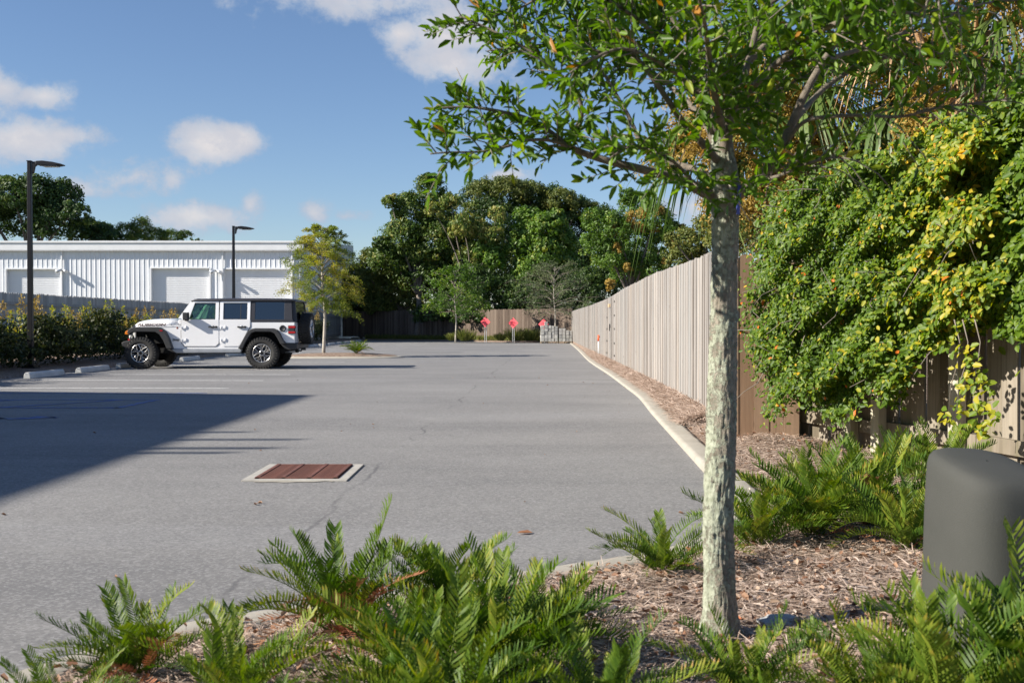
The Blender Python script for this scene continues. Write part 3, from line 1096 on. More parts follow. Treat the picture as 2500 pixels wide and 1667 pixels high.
def metal_building(name, Y, x0, x1, zt, depth, label, doors=(), slope=.06, ribs=True):
    th = empty(name, ((x0 + x1) / 2, Y, 0), 0, label, 'building')
    off = Vector(th.location)
    hx = (x1 - x0) / 2
    # wall: backing boxes around the door openings, ribs proud of them
    mb = MB()
    xs = sorted([(d[0], d[1], d[2]) for d in doors])
    cur = x0
    for a, b, h in xs:
        if a > cur: mb.box(((cur + a) / 2 - off.x, .15, zt / 2), (a - cur, .3, zt))
        mb.box(((a + b) / 2 - off.x, .15, (zt + h) / 2), (b - a, .3, zt - h))
        cur = b
    mb.box(((cur + x1) / 2 - off.x, .15, zt / 2), (x1 - cur, .3, zt))
    mb.box((hx - .15, depth / 2 + .15, zt / 2), (.3, depth - .3, zt))
    mb.box((-hx + .15, depth / 2 + .15, zt / 2), (.3, depth - .3, zt))
    mb.box((0, depth - .15, zt / 2), (2 * hx - .6, .3, zt))
    mb.build('wall', M_WSTEEL, th)
    # ribs
    rb = MB(); rb.extrude([(-.045, 0), (.045, 0), (.02, -.045), (-.02, -.045)], 0, 1)      # x, depth profile; turned upright
    base = rb
    count = 0
    stuff = MB()
    step = .305 * 1.45
    x = x0 + .2
    while x < x1 - .1:
        zb = 0
        for a, b, h in xs:
            if a - .12 < x < b + .12: zb = h + .1
        def rib(mb_, X, z0, z1):
            P = [(X - .04, -.001, z0), (X + .04, -.001, z0), (X + .018, -.024, z0), (X - .018, -.024, z0),
                 (X - .04, -.001, z1), (X + .04, -.001, z1), (X + .018, -.024, z1), (X - .018, -.024, z1)]
            mb_._add(P, [(0, 1, 2, 3), (4, 7, 6, 5), (0, 3, 7, 4), (3, 2, 6, 7), (2, 1, 5, 6), (1, 0, 4, 5)])
        if x < x0 + 60:
            m1 = MB(); rib(m1, 0, zb, zt - .02)
            m1.build('wall_rib', M_WSTEEL, th, 0, (x - off.x, 0, 0))
        x += step / 1.42
    # side ribs as one piece
    sb = MB()
    y = .5
    while y < depth:
        sb.box((hx + .02, y, zt / 2), (.04, .1, zt - .04)); y += .6
    tag(sb.build('side_ribs', M_WSTEEL, th), kind='stuff')
    # fascia and gutter
    fb = MB(); fb.box((0, -.16, zt + .15), (2 * hx + .5, .22, .60)); fb.box((0, -.30, zt + .38), (2 * hx + .54, .07, .13))
    fb.build('fascia', M_WTRIM, th, .01)
    sf = MB(); sf.box((0, -.13, zt - .18), (2 * hx + .46, .3, .03)); sf.build('soffit', M_SOFFIT, th)
    rf = MB(); rf._add([(-hx - .2, -.25, zt + .45), (hx + .2, -.25, zt + .45), (hx + .2, depth + .2, zt + .45 + slope * depth), (-hx - .2, depth + .2, zt + .45 + slope * depth),
                        (-hx - .2, -.25, zt + .40), (hx + .2, -.25, zt + .40), (hx + .2, depth + .2, zt + .40), (-hx - .2, depth + .2, zt + .40)],
                       [(0, 1, 2, 3), (4, 7, 6, 5), (0, 4, 5, 1), (1, 5, 6, 2), (2, 6, 7, 3), (3, 7, 4, 0)])
    rf.build('roof', M_ROOF, th)
    # doors
    for a, b, h in xs:
        w = b - a
        d = empty_child('roll_door', th, ((a + b) / 2 - off.x, 0, 0))
        m0 = MB()
        m0.extrude([(-w / 2, 0), (w / 2, 0), (w / 2, .105), (-w / 2, .105)], .20, .23)
        m0.box((0, .195, .1), (w, .02, .018))
        me = m0.mesh('slat', M_DOOR, .004, 1)
        k = 0
        while k * .115 < h:
            link('slat', me, d, (0, 0, k * .115)); k += 1
        fr = MB()
        fr.box((-w / 2 - .05, -.03, h / 2), (.10, .09, h + .1)); fr.box((w / 2 + .05, -.03, h / 2), (.10, .09, h + .1)); fr.box((0, -.03, h + .05), (w + .0, .09, .10))
        fr.build('door_frame', M_WTRIM, th, .005, ((a + b) / 2 - off.x, 0, 0))
    return th, off


def empty_child(name, parent, loc):
    o = bpy.data.objects.new(name, None); COL.objects.link(o); o.parent = parent; o.location = loc; o.empty_display_size = .1
    return o


YB = 70.0
def bx(px): return (px - 1250) / F_PX * YB
def bz(py): return CAM_Z + (HORIZON - py) / F_PX * YB
wb, woff = metal_building('metal_warehouse', YB, bx(-520), bx(733), bz(606), 22, 'long white ribbed metal building with roll-up doors behind the left fence',
                          [(bx(18), bx(149), bz(658)), (bx(371), bx(512), bz(656)), (bx(549), bx(710), bz(658))])
# downspouts and wall lamps
M_GALV = plain('galvanised', (.55, .57, .60), .4, .5)
for px in (153, 545, 714):
    mb = MB(); mb.box((0, -.09, bz(612) / 2), (.09, .08, bz(612))); mb.build('downspout', M_WTRIM, wb, .01, (bx(px) - woff.x, 0, 0))
for px, py in ((157, 660), (531, 662)):
    mb = MB(); mb.box((0, -.1, 0), (.14, .16, .10)); mb.cyl((-.05, -.2, .02), (-.35, -.42, -.12), .07, .12, 12); mb.cyl((.05, -.2, .02), (.35, -.42, -.12), .07, .12, 12)
    mb.build('wall_lamp', M_GALV, wb, 0, (bx(px) - woff.x, 0, bz(py)))
metal_building('metal_shed', 93.0, (700 - 1250) / F_PX * 93, (819 - 1250) / F_PX * 93, CAM_Z + (HORIZON - 650) / F_PX * 93, 26,
               'white metal building half hidden behind the slender island tree', [], .02)

# the tall building that shades the near left of the lot (stands out of the frame, left)
def shade_building():
    H = 9.0
    Ls = H / math.tan(SUN_EL)
    dx, dy = Ls * math.cos(SUN_AZ), Ls * math.sin(SUN_AZ)
    ne = Vector((-3.22 - dx, 17.75 - dy, 0)); nw = ne + Vector((-16, 2.9, 0)); se = Vector((-3.40 - dx, -16 - dy, 0)); sw = nw + (se - ne)
    th = empty('stucco_building', (ne + sw) / 2, 0, 'three storey cream building standing left of the frame whose shade falls on the lot', 'building')
    c = (ne + sw) / 2
    M_ST = plain('stucco', (.55, .50, .42), .9, 0, .08, 1.5, .2)
    P = [p - c for p in (ne, nw, sw, se)]
    def prism(mb, P, z0, z1):
        n = len(P)
        mb._add([(p.x, p.y, z0) for p in P] + [(p.x, p.y, z1) for p in P], [list(range(n)), list(range(n, 2 * n))] + [[i, (i + 1) % n, n + (i + 1) % n, n + i] for i in range(n)])
    ins = [p * .985 for p in P]
    mb = MB(); prism(mb, ins, 0, H - .35); mb.build('wall', M_ST, th)
    mb = MB(); prism(mb, P, H - .35, H); mb.build('roof', M_WTRIM, th)
    # windows on the side towards the lot
    wm = MB(); wm.box((0, 0, 0), (.08, 1.2, 1.4)); fme = wm.mesh('window', M_WTRIM, .01)
    pm = MB(); pm.box((.045, 0, 0), (.02, 1.05, 1.25)); pme = pm.mesh('pane', plain('dark_glass', (.03, .04, .05), .08))
    for fl in range(3):
        for k in range(9):
            y = ne.y - 2 - k * 3.3
            w = link('window', fme, th, Vector((ne.x - .27 + (y - ne.y) * .005, y, 1.6 + fl * 2.8)) - c)
            link('pane', pme, w)
    # unseen beams added past the roof edge to cast narrow fingers of shade
    for px, py, L in ((620, 1054, 1.7), (748, 1072, 2.4), (690, 1093, 2.3), (585, 1104, 2.0)):
        g = G(px, py)
        tip = Vector((g.x - dx, g.y - dy, H)) - c
        mb = MB(); mb.box((-L / 2, 0, -.06), (L, .10, .10))
        mb.build('shadow_beam', M_WTRIM, th, 0, tip)


shade_building()

# ------------------------------------------------------------------ lamp posts
M_LAMP = plain('bronze_black_paint', (.012, .012, .016), .42, .3, .15, 3)
M_LENS = plain('lamp_lens', (.55, .56, .56), .3)
def lamp_post(X, Y, label, h=4.97):
    th = empty('street_lamp', (X, Y, .1), 0, label, 'street lamp', 'lamp posts along the left hedge')
    mb = MB(); a, b = .062, .044
    mb._add([(-a, -a, 0), (a, -a, 0), (a, a, 0), (-a, a, 0), (-b, -b, h), (b, -b, h), (b, b, h), (-b, b, h)], [(0, 3, 2, 1), (4, 5, 6, 7), (0, 1, 5, 4), (1, 2, 6, 5), (2, 3, 7, 6), (3, 0, 4, 7)]); mb.build('pole', M_LAMP, th, .010)
    mb = MB(); mb.box((0, 0, .02), (.32, .32, .04)); mb.box((0, 0, .06), (.22, .22, .05)); mb.build('base_plate', M_LAMP, th, .006)
    mb = MB(); mb.box((0, 0, h + .012), (.11, .11, .024)); mb.build('pole_cap', M_LAMP, th, .006)
    mb = MB(); mb.extrude([(.065, h - .30), (.11, h - .27), (.14, h - .12), (.24, h - .05), (.24, h - .0), (.065, h - .0)], -.03, .03); mb.build('arm', M_LAMP, th, .006)
    mb = MB(); mb.extrude([(.2, h - .09), (.62, h - .12), (.80, h - .09), (.82, h - .07), (.6, h - .02), (.35, h + .01), (.2, h + .0)], -.14, .14)
    hd = mb.build('lamp_head', M_LAMP, th, .015)
    mb = MB(); mb.box((.52, 0, h - .122), (.34, .2, .012)); mb.build('lens', M_LENS, hd, .002)


lamp_post(-11.62, 26.3, 'tall black lamp post nearest the camera at the left edge')
lamp_post(-11.13, 43.6, 'black lamp post standing behind the white off-roader')

# ------------------------------------------------------------------ wheel stops
def stop_mesh(k):
    mb = MB()
    mb.extrude([(-.076, 0), (.076, 0), (.066, .085), (.04, .13), (-.04, .13), (-.066, .085)], -.915, .915)
    me = mb.mesh('wheel_stop', M_STOP, .014)
    for v in me.vertices:
        v.co.z += .004 * math.sin(v.co.y * 7 + k) if v.co.z > .05 else 0
    return me


sm = [stop_mesh(k) for k in range(3)]
for k in range(-1, 18):
    yc = 26.5 + 2.73 * k
    if 36.5 < yc < 39.5: continue
    side = {-1: 'at the very left edge of the photo', 0: 'directly in front of the near lamp post', 1: 'left of the off-roader bumper'}
    if k <= -1: lab = 'pale concrete wheel stop at the left edge of the photo'
    elif k == 0: lab = 'pale concrete wheel stop just right of the near lamp post foot'
    elif k == 1: lab = 'pale concrete wheel stop at the nose tyre of the white off-roader'
    elif k < 4: lab = 'pale concrete wheel stop seen under the off-roader, %s' % ('nearer one' if k == 2 else 'farther one')
    else: lab = 'distant pale wheel stop beyond the off-roader, %s of those going away' % ORD[k - 4]
    yc += .3
    tag(link('wheel_stop', sm[k % 3], None, (-10.33 + RNG.uniform(-.03, .03), yc, 0), (0, 0, RNG.uniform(-.012, .012))), lab, 'wheel stop', 'concrete wheel stops along the parking bays')

# ------------------------------------------------------------------ far end: signs, block pallets, stake
M_SIGN = plain('fluorescent_red_sign', (.98, .11, .13), .5, 0, .08, 30)
M_SIGND = plain('sign_print', (.52, .03, .05), .5)
M_SPOST = plain('sign_post_steel', (.42, .42, .42), .5, .5)
def sign(px, py, pb, label, Y=68.9):
    c = AT(px, py, Y); s = Y / F_PX
    h = 13.2 * s
    th = empty('diamond_sign', (c.x, Y, .03), -.35, label, 'sign', 'red diamond signs at the far end')
    z = c.z - .03
    mb = MB(); mb.extrude([(0, z - h), (h, z), (0, z + h), (-h, z)], -.012, .0)
    mb.build('sign_panel', M_SIGN, th, .008)
    for a in ((-.05, .0), (.06, .0)):
        mb = MB(); mb.box((a[0], .02, (z - .1) / 2), (.032, .03, z - .1)); mb.build('post', M_SPOST, th)
    # faint printed bars
    mb = MB()
    for dz, w in ((.10, .16), (.0, .34), (-.10, .20)):
        n = 3 if w > .3 else 2
        for k in range(n):
            mb.box((-w / 2 + w * (k + .5) / n, -.0145, z + dz), (w / n * .7, .003, .05))
    mb.build('sign_print', M_SIGND, th)


sign(1185, 786, 835, 'leftmost of the three red diamond signs by the back fence')
sign(1253, 788.5, 835, 'middle red diamond sign with a grass clump behind its posts')
sign(1327, 791.5, 835, 'red diamond sign half hidden behind the stacked blocks', 69.2)

M_BLOCK = mat_concrete('grey_block', (.34, .34, .315), (.50, .49, .455), 4)
M_BLOCKL = mat_concrete('pale_block', (.36, .35, .33), (.46, .45, .42), 4)
M_BLOCKM = mat_concrete('mid_block', (.42, .415, .39), (.58, .57, .53), 4)
M_BLOCKD = mat_concrete('dark_block', (.25, .25, .24), (.38, .375, .355), 4)
M_PALLET = plain('pallet_wood', (.28, .22, .15), .85, 0, .25, 8)
def pallets():
    Y = 67.6; s = Y / F_PX
    def X(px): return (px - 1250) * s
    def Z(py): return CAM_Z + (HORIZON - py) * s
    for n, (a, b, word) in enumerate(((1319.5, 1362, 'left'), (1364, 1397, 'right'))):
        xa, xb = X(a), X(b)
        th = empty('wooden_pallet', ((xa + xb) / 2, Y, 0), 0, 'wooden pallet under the %s stack of grey blocks' % word, 'pallet')
        w = xb - xa
        for k in range(3):
            mb = MB(); mb.box((-w / 2 + .05 + (w - .1) * k / 2, .45, .055), (.09, .9, .08)); mb.build('runner', M_PALLET, th)
        for k in range(5):
            mb = MB(); mb.box((0, .05 + k * .2, .1075), (w, .11, .02)); mb.build('deck_board', M_PALLET, th)
    z0 = .12
    # left stack: columns of blocks (px left, px right, top py) per cell
    cells = []
    def col(a, b, tops, word):
        zp = z0
        for i, py in enumerate(tops):
            zt = Z(py); cells.append((a, b, zp, zt, i, len(tops), word)); zp = zt
    col(1320, 1329, (826, 818, 810, 801.5, 794), 'first')
    col(1329.4, 1338, (826, 817, 809, 801.5, 784.5), 'second')
    col(1338.4, 1346, (826, 817, 809, 802, 794), 'third')
    col(1346.4, 1353.5, (826, 818, 810, 802, 795), 'fourth')
    col(1354, 1362, (826, 817, 808, 802, 796), 'fifth')
    col(1364.5, 1372.5, (826, 817, 809.5, 801), 'sixth')
    col(1373, 1381, (826, 817, 809.5, 801), 'seventh')
    col(1382, 1389.5, (826, 818, 811, 806), 'eighth')
    col(1390, 1397, (826, 818, 811, 807), 'ninth')
    ordn = ['bottom', 'second', 'third', 'fourth', 'fifth', 'sixth']
    for a, b, zl, zh, i, n, word in cells:
        xa, xb = X(a), X(b)
        light = word in ('sixth', 'seventh', 'eighth', 'ninth') and i >= n - 2
        mb = MB()
        w, h, d = xb - xa - .014, zh - zl - .012, .40
        # hollow block: shell with two cores
        t_ = .03
        for dy in (0, .42):
            mb.box((0, dy, h / 2), (w, d, h))
        mb.box((0, -d / 2 - .003, h * .5), (w * .82, .006, h * .8))
        pos = 'topmost' if i == n - 1 else ordn[i] + ' course'
        o = mb.build('concrete_block', M_BLOCKL if light else (M_BLOCK, M_BLOCKM, M_BLOCKD)[int(RNG.integers(3))], None, .008, ((xa + xb) / 2, Y + .22 + RNG.uniform(-.03, .02), zl), (0, 0, RNG.uniform(-.02, .02)))
        tag(o, '%s grey block in the %s column from the left, %s' % ('pale' if light else 'dull', word, 'top of its stack' if i == n - 1 else 'in the %s course' % ordn[i]),
            'block', 'concrete blocks stacked on pallets')


pallets()

def stake():
    Y = 37.0
    b = AT(1461, 873, Y); tp = AT(1459, 818, Y)
    z0 = .08
    th = empty('marker_stake', (b.x, Y, z0), 0, 'thin white marker stake with orange tip by the long fence', 'stake')
    mb = MB(); mb.cyl((0, 0, 0), (0, 0, tp.z - z0 - .2), .018, .018, 8); mb.build('stake_shaft', M_WTRIM, th)
    mb = MB(); mb.cyl((0, 0, tp.z - z0 - .2), (.0, 0, tp.z - z0), .03, .026, 8); mb.box((.03, 0, tp.z - z0 - .06), (.07, .006, .07)); mb.build('orange_flag', plain('orange_plastic', (.85, .14, .04), .5), th)


stake()

# ------------------------------------------------------------------ utility pedestal in the foreground
def pedestal():
    Y = 3.15
    m, t, bs, out = new_mat('grey_green_plastic')
    co = t.new('ShaderNodeTexCoord').outputs['Object']
    n = t.noise(co, 3, 4, .6); f = t.noise(co, 260, 3, .8)
    c = t.ramp(n, [(.3, (.053, .055, .050)), (.7, (.067, .068, .063))])
    c = t.mix(t.math('MULTIPLY', t.sstep(f, .5, .75), .22), c, (.10, .103, .097))
    setin(t, bs, 'Base Color', c); setin(t, bs, 'Roughness', .78); setin(t, bs, 'Specular IOR Level', .3); setin(t, bs, 'Normal', t.bump(f, .35, .003))
    s = Y / F_PX
    cx = (2412 - 1250) * s
    zt = CAM_Z + (HORIZON - 1112) * s
    th = empty('utility_pedestal', (cx, Y, .1), 0, 'grey rounded plastic utility pedestal in the right foreground', 'utility box')
    # lofted superellipse body, tapering upwards, with a domed top that leans to the viewer
    n = 64; rows = []
    H = zt - .1
    levels = [(0, 1.10), (.25, 1.075), (.5, 1.05), (.75, 1.025), (.88, 1.0), (.925, .985), (.955, .955), (.975, .90), (.988, .80), (.996, .6), (1.0, .3), (1.0, .02)]
    V = []
    hx, hy = .141, .17
    for f_, sc in levels:
        for k in range(n):
            a = 2 * PI * k / n
            ca, sa = math.cos(a), math.sin(a)
            e = 2 / 2.9
            x = hx * sc * abs(ca) ** e * (1 if ca > 0 else -1)
            y = hy * sc * abs(sa) ** e * (1 if sa > 0 else -1)
            z = H * f_
            if f_ > .8: z += (y * .22 - .015 - .05 * x) * min(1, (f_ - .8) / .12)
            V.append((x, y, z))
    m_ = len(levels)
    idx = np.arange(m_ * n).reshape(m_, n)
    Fq = np.stack([idx[:-1], np.roll(idx[:-1], -1, 1), np.roll(idx[1:], -1, 1), idx[1:]], -1).reshape(-1, 4)
    me = np_mesh('shell', np.array(V), Fq, m, True)
    link('shell', me, th, None, (0, 0, .18))
    mb = MB(); mb.box((0, 0, .01), (.37, .42, .05)); mb.build('base_skirt', m, th, .01, None, (0, 0, .18))
    mb = MB(); mb.cyl((0, -.205, .22), (0, -.219, .22), .018, .018, 12); mb.build('lock', M_GALV, th, .002, None, (0, 0, .18))


pedestal()

# blue-grey rock beside the trunk
def rock(name, px, py, r, label):
    g = G(px, py, .13)
    g.z = bed_height(g.x, g.y)
    bm = bmesh.new(); bmesh.ops.create_icosphere(bm, subdivisions=4, radius=1)
    for v in bm.verts:
        c = v.co.copy()
        k = 1 + .16 * math.sin(c.x * 3 + 1) * math.cos(c.y * 2.6) + .07 * math.sin(c.x * 7 + c.z * 5) + .03 * math.sin(c.y * 15 + c.x * 9)
        v.co = Vector((c.x * r[0], c.y * r[1], c.z * r[2])) * k
    me = bpy.data.meshes.new(name); bm.to_mesh(me); bm.free()
    me.polygons.foreach_set('use_smooth', [True] * len(me.polygons))
    me.materials.append(plain('slate_rock', (.36, .38, .39), .8, 0, .25, 9, .6))
    tag(link(name, me, None, g, (0, .1, .3)), label, 'rock')


rock('flat_rock', 1905, 1530, (.085, .05, .03), 'flat blue-grey rock in the mulch just right of the oak trunk')

# low island around the slender tree
def island():
    c = (-6.0, 38.2)
    mb = MB(); n = 48; rings = [(1.0, -.01), (.985, .05), (.93, .09), (.6, .15), (.2, .17)]
    P = []
    for f_, z in rings:
        for k in range(n):
            a = 2 * PI * k / n
            P.append((c[0] + 2.05 * f_ * math.copysign(abs(math.cos(a)) ** .8, math.cos(a)), c[1] + .85 * f_ * math.sin(a) + .03 * math.sin(5 * a), z))
    fs = [(i * n + k, i * n + (k + 1) % n, (i + 1) * n + (k + 1) % n, (i + 1) * n + k) for i in range(4) for k in range(n)]
    fs.append([4 * n + k for k in range(n)])
    mb._add(P, fs, True)
    tag(mb.build('island_bed', M_MULCH), kind='structure', label='low mulched island with the slender tree')
    mb = MB(); P = []
    for f_, z in ((1.10, -.02), (1.09, .035), (1.0, .06), (.97, .02)):
        for k in range(n):
            a = 2 * PI * k / n
            P.append((c[0] + 2.05 * f_ * math.copysign(abs(math.cos(a)) ** .8, math.cos(a)), c[1] + .87 * f_ * math.sin(a), z))
    mb._add(P, [(i * n + k, i * n + (k + 1) % n, (i + 1) * n + (k + 1) % n, (i + 1) * n + k) for i in range(3) for k in range(n)], True)
    tag(mb.build('island_kerb', M_CONC), kind='structure', label='pale worn edging round the small island')


island()

# ------------------------------------------------------------------ the white off-road car
# side-view coordinates: X,Z measured on an enlarged side view (411 units a metre, ground line at 912, nose at 125)
def J(X, Y):
    return ((X - 125) / 411.0, (912 - Y) / 411.0)


def lean(p):
    """the cabin leans inwards above the belt line"""
    x, y, z = p
    k = max(0.0, z - 1.28)
    return (x, y - math.copysign(k * .13, y), z)


def build_car():
    M_W = plain('white_car_paint', (.88, .88, .89), .25, 0, .015, 3, 0, .5, .6)
    M_B = plain('black_textured_plastic', (.028, .029, .032), .55, 0, .2, 20, .15)
    M_TOP = plain('black_hardtop', (.035, .035, .042), .42, 0, .12, 12, .1)
    M_T = plain('tyre_rubber', (.030, .029, .028), .8, 0, .25, 16, .3)
    M_UND = plain('underbody_black', (.012, .012, .012), .9)
    M_RIM = plain('machined_alloy', (.62, .61, .60), .28, .85, .08, 9)
    M_RIMD = plain('rim_black', (.02, .02, .022), .35, .3)
    M_CH = plain('bare_steel', (.45, .45, .46), .35, .8)
    M_AMB = plain('amber_lens', (.85, .25, .03), .2)
    M_RED = plain('red_lens', (.45, .015, .02), .2, 0, .2, 20)
    M_LAMPW = plain('clear_lens', (.75, .75, .72), .15)
    M_SEAT = plain('seat_fabric', (.03, .03, .032), .8)
    M_SILL = plain('grey_sill', (.30, .32, .35), .45, .1)

    def glass(name, tint, rough, alpha):
        m, t, bs, out = new_mat(name)
        tr = t.new('ShaderNodeBsdfTransparent', ins={'Color': (*tint, 1)})
        gl = t.new('ShaderNodeBsdfGlossy', ins={'Color': (1, 1, 1, 1), 'Roughness': rough})
        fr = t.new('ShaderNodeFresnel', ins={'IOR': 1.5})
        fac = t.math('ADD', t.math('MULTIPLY', fr.outputs[0], 1.0), alpha, clamp=True)
        mx = t.new('ShaderNodeMixShader'); t.l.new(fac, mx.inputs[0]); t.l.new(tr.outputs[0], mx.inputs[1]); t.l.new(gl.outputs[0], mx.inputs[2])
        t.l.new(mx.outputs[0], out.inputs[0])
        return m
    M_G1 = glass('clear_green_glass', (.55, .72, .62), .02, .03)
    M_G2 = glass('privacy_glass', (.10, .12, .16), .03, .08)

    Yc = 29.15
    XF = -10.24
    car = empty('offroad_car', (XF + 2.2, Yc, 0), 0, 'white four-door off-road car with black hardtop and rear spare wheel, parked side-on', 'car')
    OX = 2.2

    def sh(poly): return [(J(*p)[0] - OX, J(*p)[1]) for p in poly]
    def jx(X): return (X - 125) / 411.0 - OX
    def jz(Y): return (912 - Y) / 411.0

    YB_ = .79
    # --- body tub: side plates, cowl, tail panel, grille
    side = [(262, 468), (790, 452), (800, 388), (1540, 388), (1540, 413), (2006, 413), (2008, 640), (1905, 648), (1880, 590), (1830, 525), (1760, 500), (1590, 500), (1530, 540), (1480, 610), (1430, 698),
            (712, 698), (655, 600), (600, 520), (545, 497), (330, 497), (285, 520), (262, 560)]
    mb = MB()
    for s in (-1, 1):
        mb.extrude(sh(side), s * YB_, s * (YB_ - .04), lean)
    mb.box(((jx(1985) + jx(2006)) / 2, 0, (jz(413) + jz(640)) / 2), (jx(2006) - jx(1985), 2 * YB_ - .08, jz(413) - jz(640)))
    mb.box(((jx(262) + jx(280)) / 2, 0, (jz(468) + jz(600)) / 2), (jx(280) - jx(262), 1.2, jz(468) - jz(600)))
    mb.box(((jx(762) + jx(800)) / 2, 0, (jz(385) + jz(460)) / 2), (jx(800) - jx(762), 2 * YB_ - .08, jz(385) - jz(460)))
    mb.build('body', [M_W], car, .008)
    # grille slots
    mb = MB()
    for k in range(7): mb.box((jx(260), -.27 + k * .09, jz(530)), (.02, .05, .26))
    mb.build('grille_slots', M_UND, car)
    # --- hood: wide at the cowl, narrower at the nose, with a crowned top
    prof = [(255, 470), (252, 446), (268, 425), (300, 402), (350, 388), (420, 379), (520, 373), (620, 371), (775, 372)]
    rows = []
    mb = MB(); V = []; Fc = []
    nn = 14
    for i, (X, Yy) in enumerate(prof):
        f = (X - 252) / (775 - 252)
        wv = .60 + .13 * f ** .7
        x, z = jx(X), jz(Yy)
        for k in range(nn + 1):
            u = -1 + 2 * k / nn
            edge = abs(u) ** 6
            zz = z - .035 * abs(u) ** 2.2 - .03 * edge
            V.append((x, u * wv, zz))
    m_ = len(prof)
    for i in range(m_ - 1):
        for k in range(nn):
            a = i * (nn + 1) + k
            Fc.append((a, a + 1, a + nn + 2, a + nn + 1))
    mb._add(V, Fc, True)
    # hood sides drop to the fender line
    for s, k in ((-1, 0), (1, nn)):
        P = []
        for i, (X, Yy) in enumerate(prof):
            v = V[i * (nn + 1) + k]
            P.append(v); P.append((v[0], v[1] * 1.04 + s * .012, jz(466 - (X - 252) * .028)))
        mb._add(P, [(2 * i, 2 * i + 1, 2 * i + 3, 2 * i + 2) for i in range(m_ - 1)], True)
    hood = mb.build('hood', M_W, car)
    hood.modifiers.new('thick', 'SOLIDIFY').thickness = .012
    # fender tops beside the hood
    mb = MB()
    for s in (-1, 1):
        mb.extrude(sh([(262, 466), (790, 450), (790, 458), (262, 476)]), s * .60, s * .80)
    mb.build('fender_top', M_W, car, .003)
    # --- floor, wheel wells, frame
    mb = MB()
    mb.box(((jx(280) + jx(1985)) / 2, 0, (jz(640) + jz(475)) / 2), (jx(1985) - jx(280), 1.02, jz(475) - jz(640)))
    mb.box(((jx(700) + jx(1430)) / 2, 0, (jz(735) + jz(640)) / 2), (jx(1430) - jx(700), 1.5, jz(640) - jz(735)))
    mb.box(((jx(800) + jx(1985)) / 2, 0, jz(470) - .02), (jx(1985) - jx(800), 1.5, .05))
    mb.box(((jx(250) + jx(1950)) / 2, .42, jz(720)), (jx(1950) - jx(250), .12, .14)); mb.box(((jx(250) + jx(1950)) / 2, -.42, jz(720)), (jx(1950) - jx(250), .12, .14))
    for X in (372, 1668):
        mb.cyl((jx(X), -.7, .41), (jx(X), .7, .41), .05, .05, 10)
        mb.lathe([(0, -.14), (.12, -.1), (.15, 0), (.12, .1), (0, .14)], (jx(X), .15, .41), 'y', 12)
        for s in (-1, 1): mb.cyl((jx(X) + .12, s * .55, .40), (jx(X) + .05, s * .52, .9), .04, .04, 8)
    mb.build('chassis', M_UND, car)
    # exhaust tip and hitch
    mb = MB(); mb.cyl((jx(1880), -.45, jz(735)), (jx(1985), -.47, jz(728)), .035, .035, 12); mb.build('exhaust', M_CH, car)
    # --- sills / rock rails
    mb = MB()
    for s in (-1, 1): mb.extrude(sh([(690, 700), (1452, 698), (1436, 738), (745, 742)]), s * .74, s * .84)
    mb.build('rock_rail', M_SILL, car, .02)
    mb = MB()
    for s in (-1, 1): mb.extrude(sh([(640, 702), (750, 706), (745, 742), (700, 730)]), s * .66, s * .80)
    mb.build('splash_guard', M_B, car, .01)

    # --- fender flares
    for s in (-1, 1):
        front = [(232, 524), (246, 496), (272, 474), (300, 464), (560, 464), (600, 478), (640, 512), (680, 590), (716, 694), (655, 694), (620, 610), (580, 545), (535, 517), (310, 514), (275, 528), (262, 548)]
        mb = MB(); mb.extrude(sh(front), s * .72, s * .935); mb.build('front_fender_flare', M_B, car, .018)
        rear = [(1412, 694), (1448, 636), (1480, 570), (1520, 508), (1560, 484), (1600, 476), (1790, 478), (1835, 496), (1866, 545), (1890, 600), (1925, 640), (1870, 650), (1838, 590), (1805, 535), (1765, 515), (1600, 514), (1560, 528), (1525, 580), (1490, 640), (1466, 694)]
        mb = MB(); mb.extrude(sh(rear), s * .77, s * .935); mb.build('rear_fender_flare', M_B, car, .018)
        # side marker on the front flare
        mb = MB(); mb.box((jx(600), s * .9385, jz(503)), (.07, .008, .03)); mb.build('side_marker', M_RED if s < 0 else M_AMB, car, .003)
        # turn light on the flare nose, fog lamp below
        mb = MB(); mb.extrude(sh([(206, 540), (212, 512), (235, 500), (256, 502), (250, 530), (236, 546)]), s * .74, s * .90); mb.build('turn_signal', M_AMB, car, .01)
        mb = MB(); mb.lathe([(0, -.0), (.05, 0), (.055, .05), (.0, .07)], (0, 0, 0), 'y', 16); mb.build('fog_lamp', M_LAMPW, car, 0, (jx(238), s * .60, jz(575)), (0, 0, PI / 2))
        mb = MB(); mb.lathe([(0, -.03), (.09, -.02), (.095, .03), (0, .05)], (0, 0, 0), 'y', 20); mb.build('headlight', M_LAMPW, car, 0, (jx(258), s * .46, jz(525)), (0, 0, PI / 2))
        # hood latch
        mb = MB(); mb.box((jx(272), s * .645, jz(455)), (.05, .02, .07)); mb.build('hood_latch', M_B, car, .006)
    # --- bumpers
    mb = MB()
    mb.extrude(sh([(128, 636), (150, 620), (250, 600), (258, 690), (180, 690), (136, 668)]), -.62, .62)
    mb.build('front_bumper', M_B, car, .02)
    mb = MB(); mb.box((jx(165), .3, jz(603)), (.05, .03, .06)); mb.box((jx(165), -.3, jz(603)), (.05, .03, .06)); mb.build('tow_hook', M_RED, car, .008)
    mb = MB()
    mb.extrude(sh([(1855, 628), (2000, 632), (2032, 640), (2036, 696), (1960, 712), (1900, 694), (1870, 660)]), -.80, .80)
    mb.build('rear_bumper', M_B, car, .02)
    mb = MB(); mb.box((jx(2040), 0, jz(705)), (.12, .08, .07)); mb.cyl((jx(1990), -.35, jz(722)), (jx(2050), -.35, jz(722)), .02, .02, 8); mb.build('hitch', M_B, car, .005)

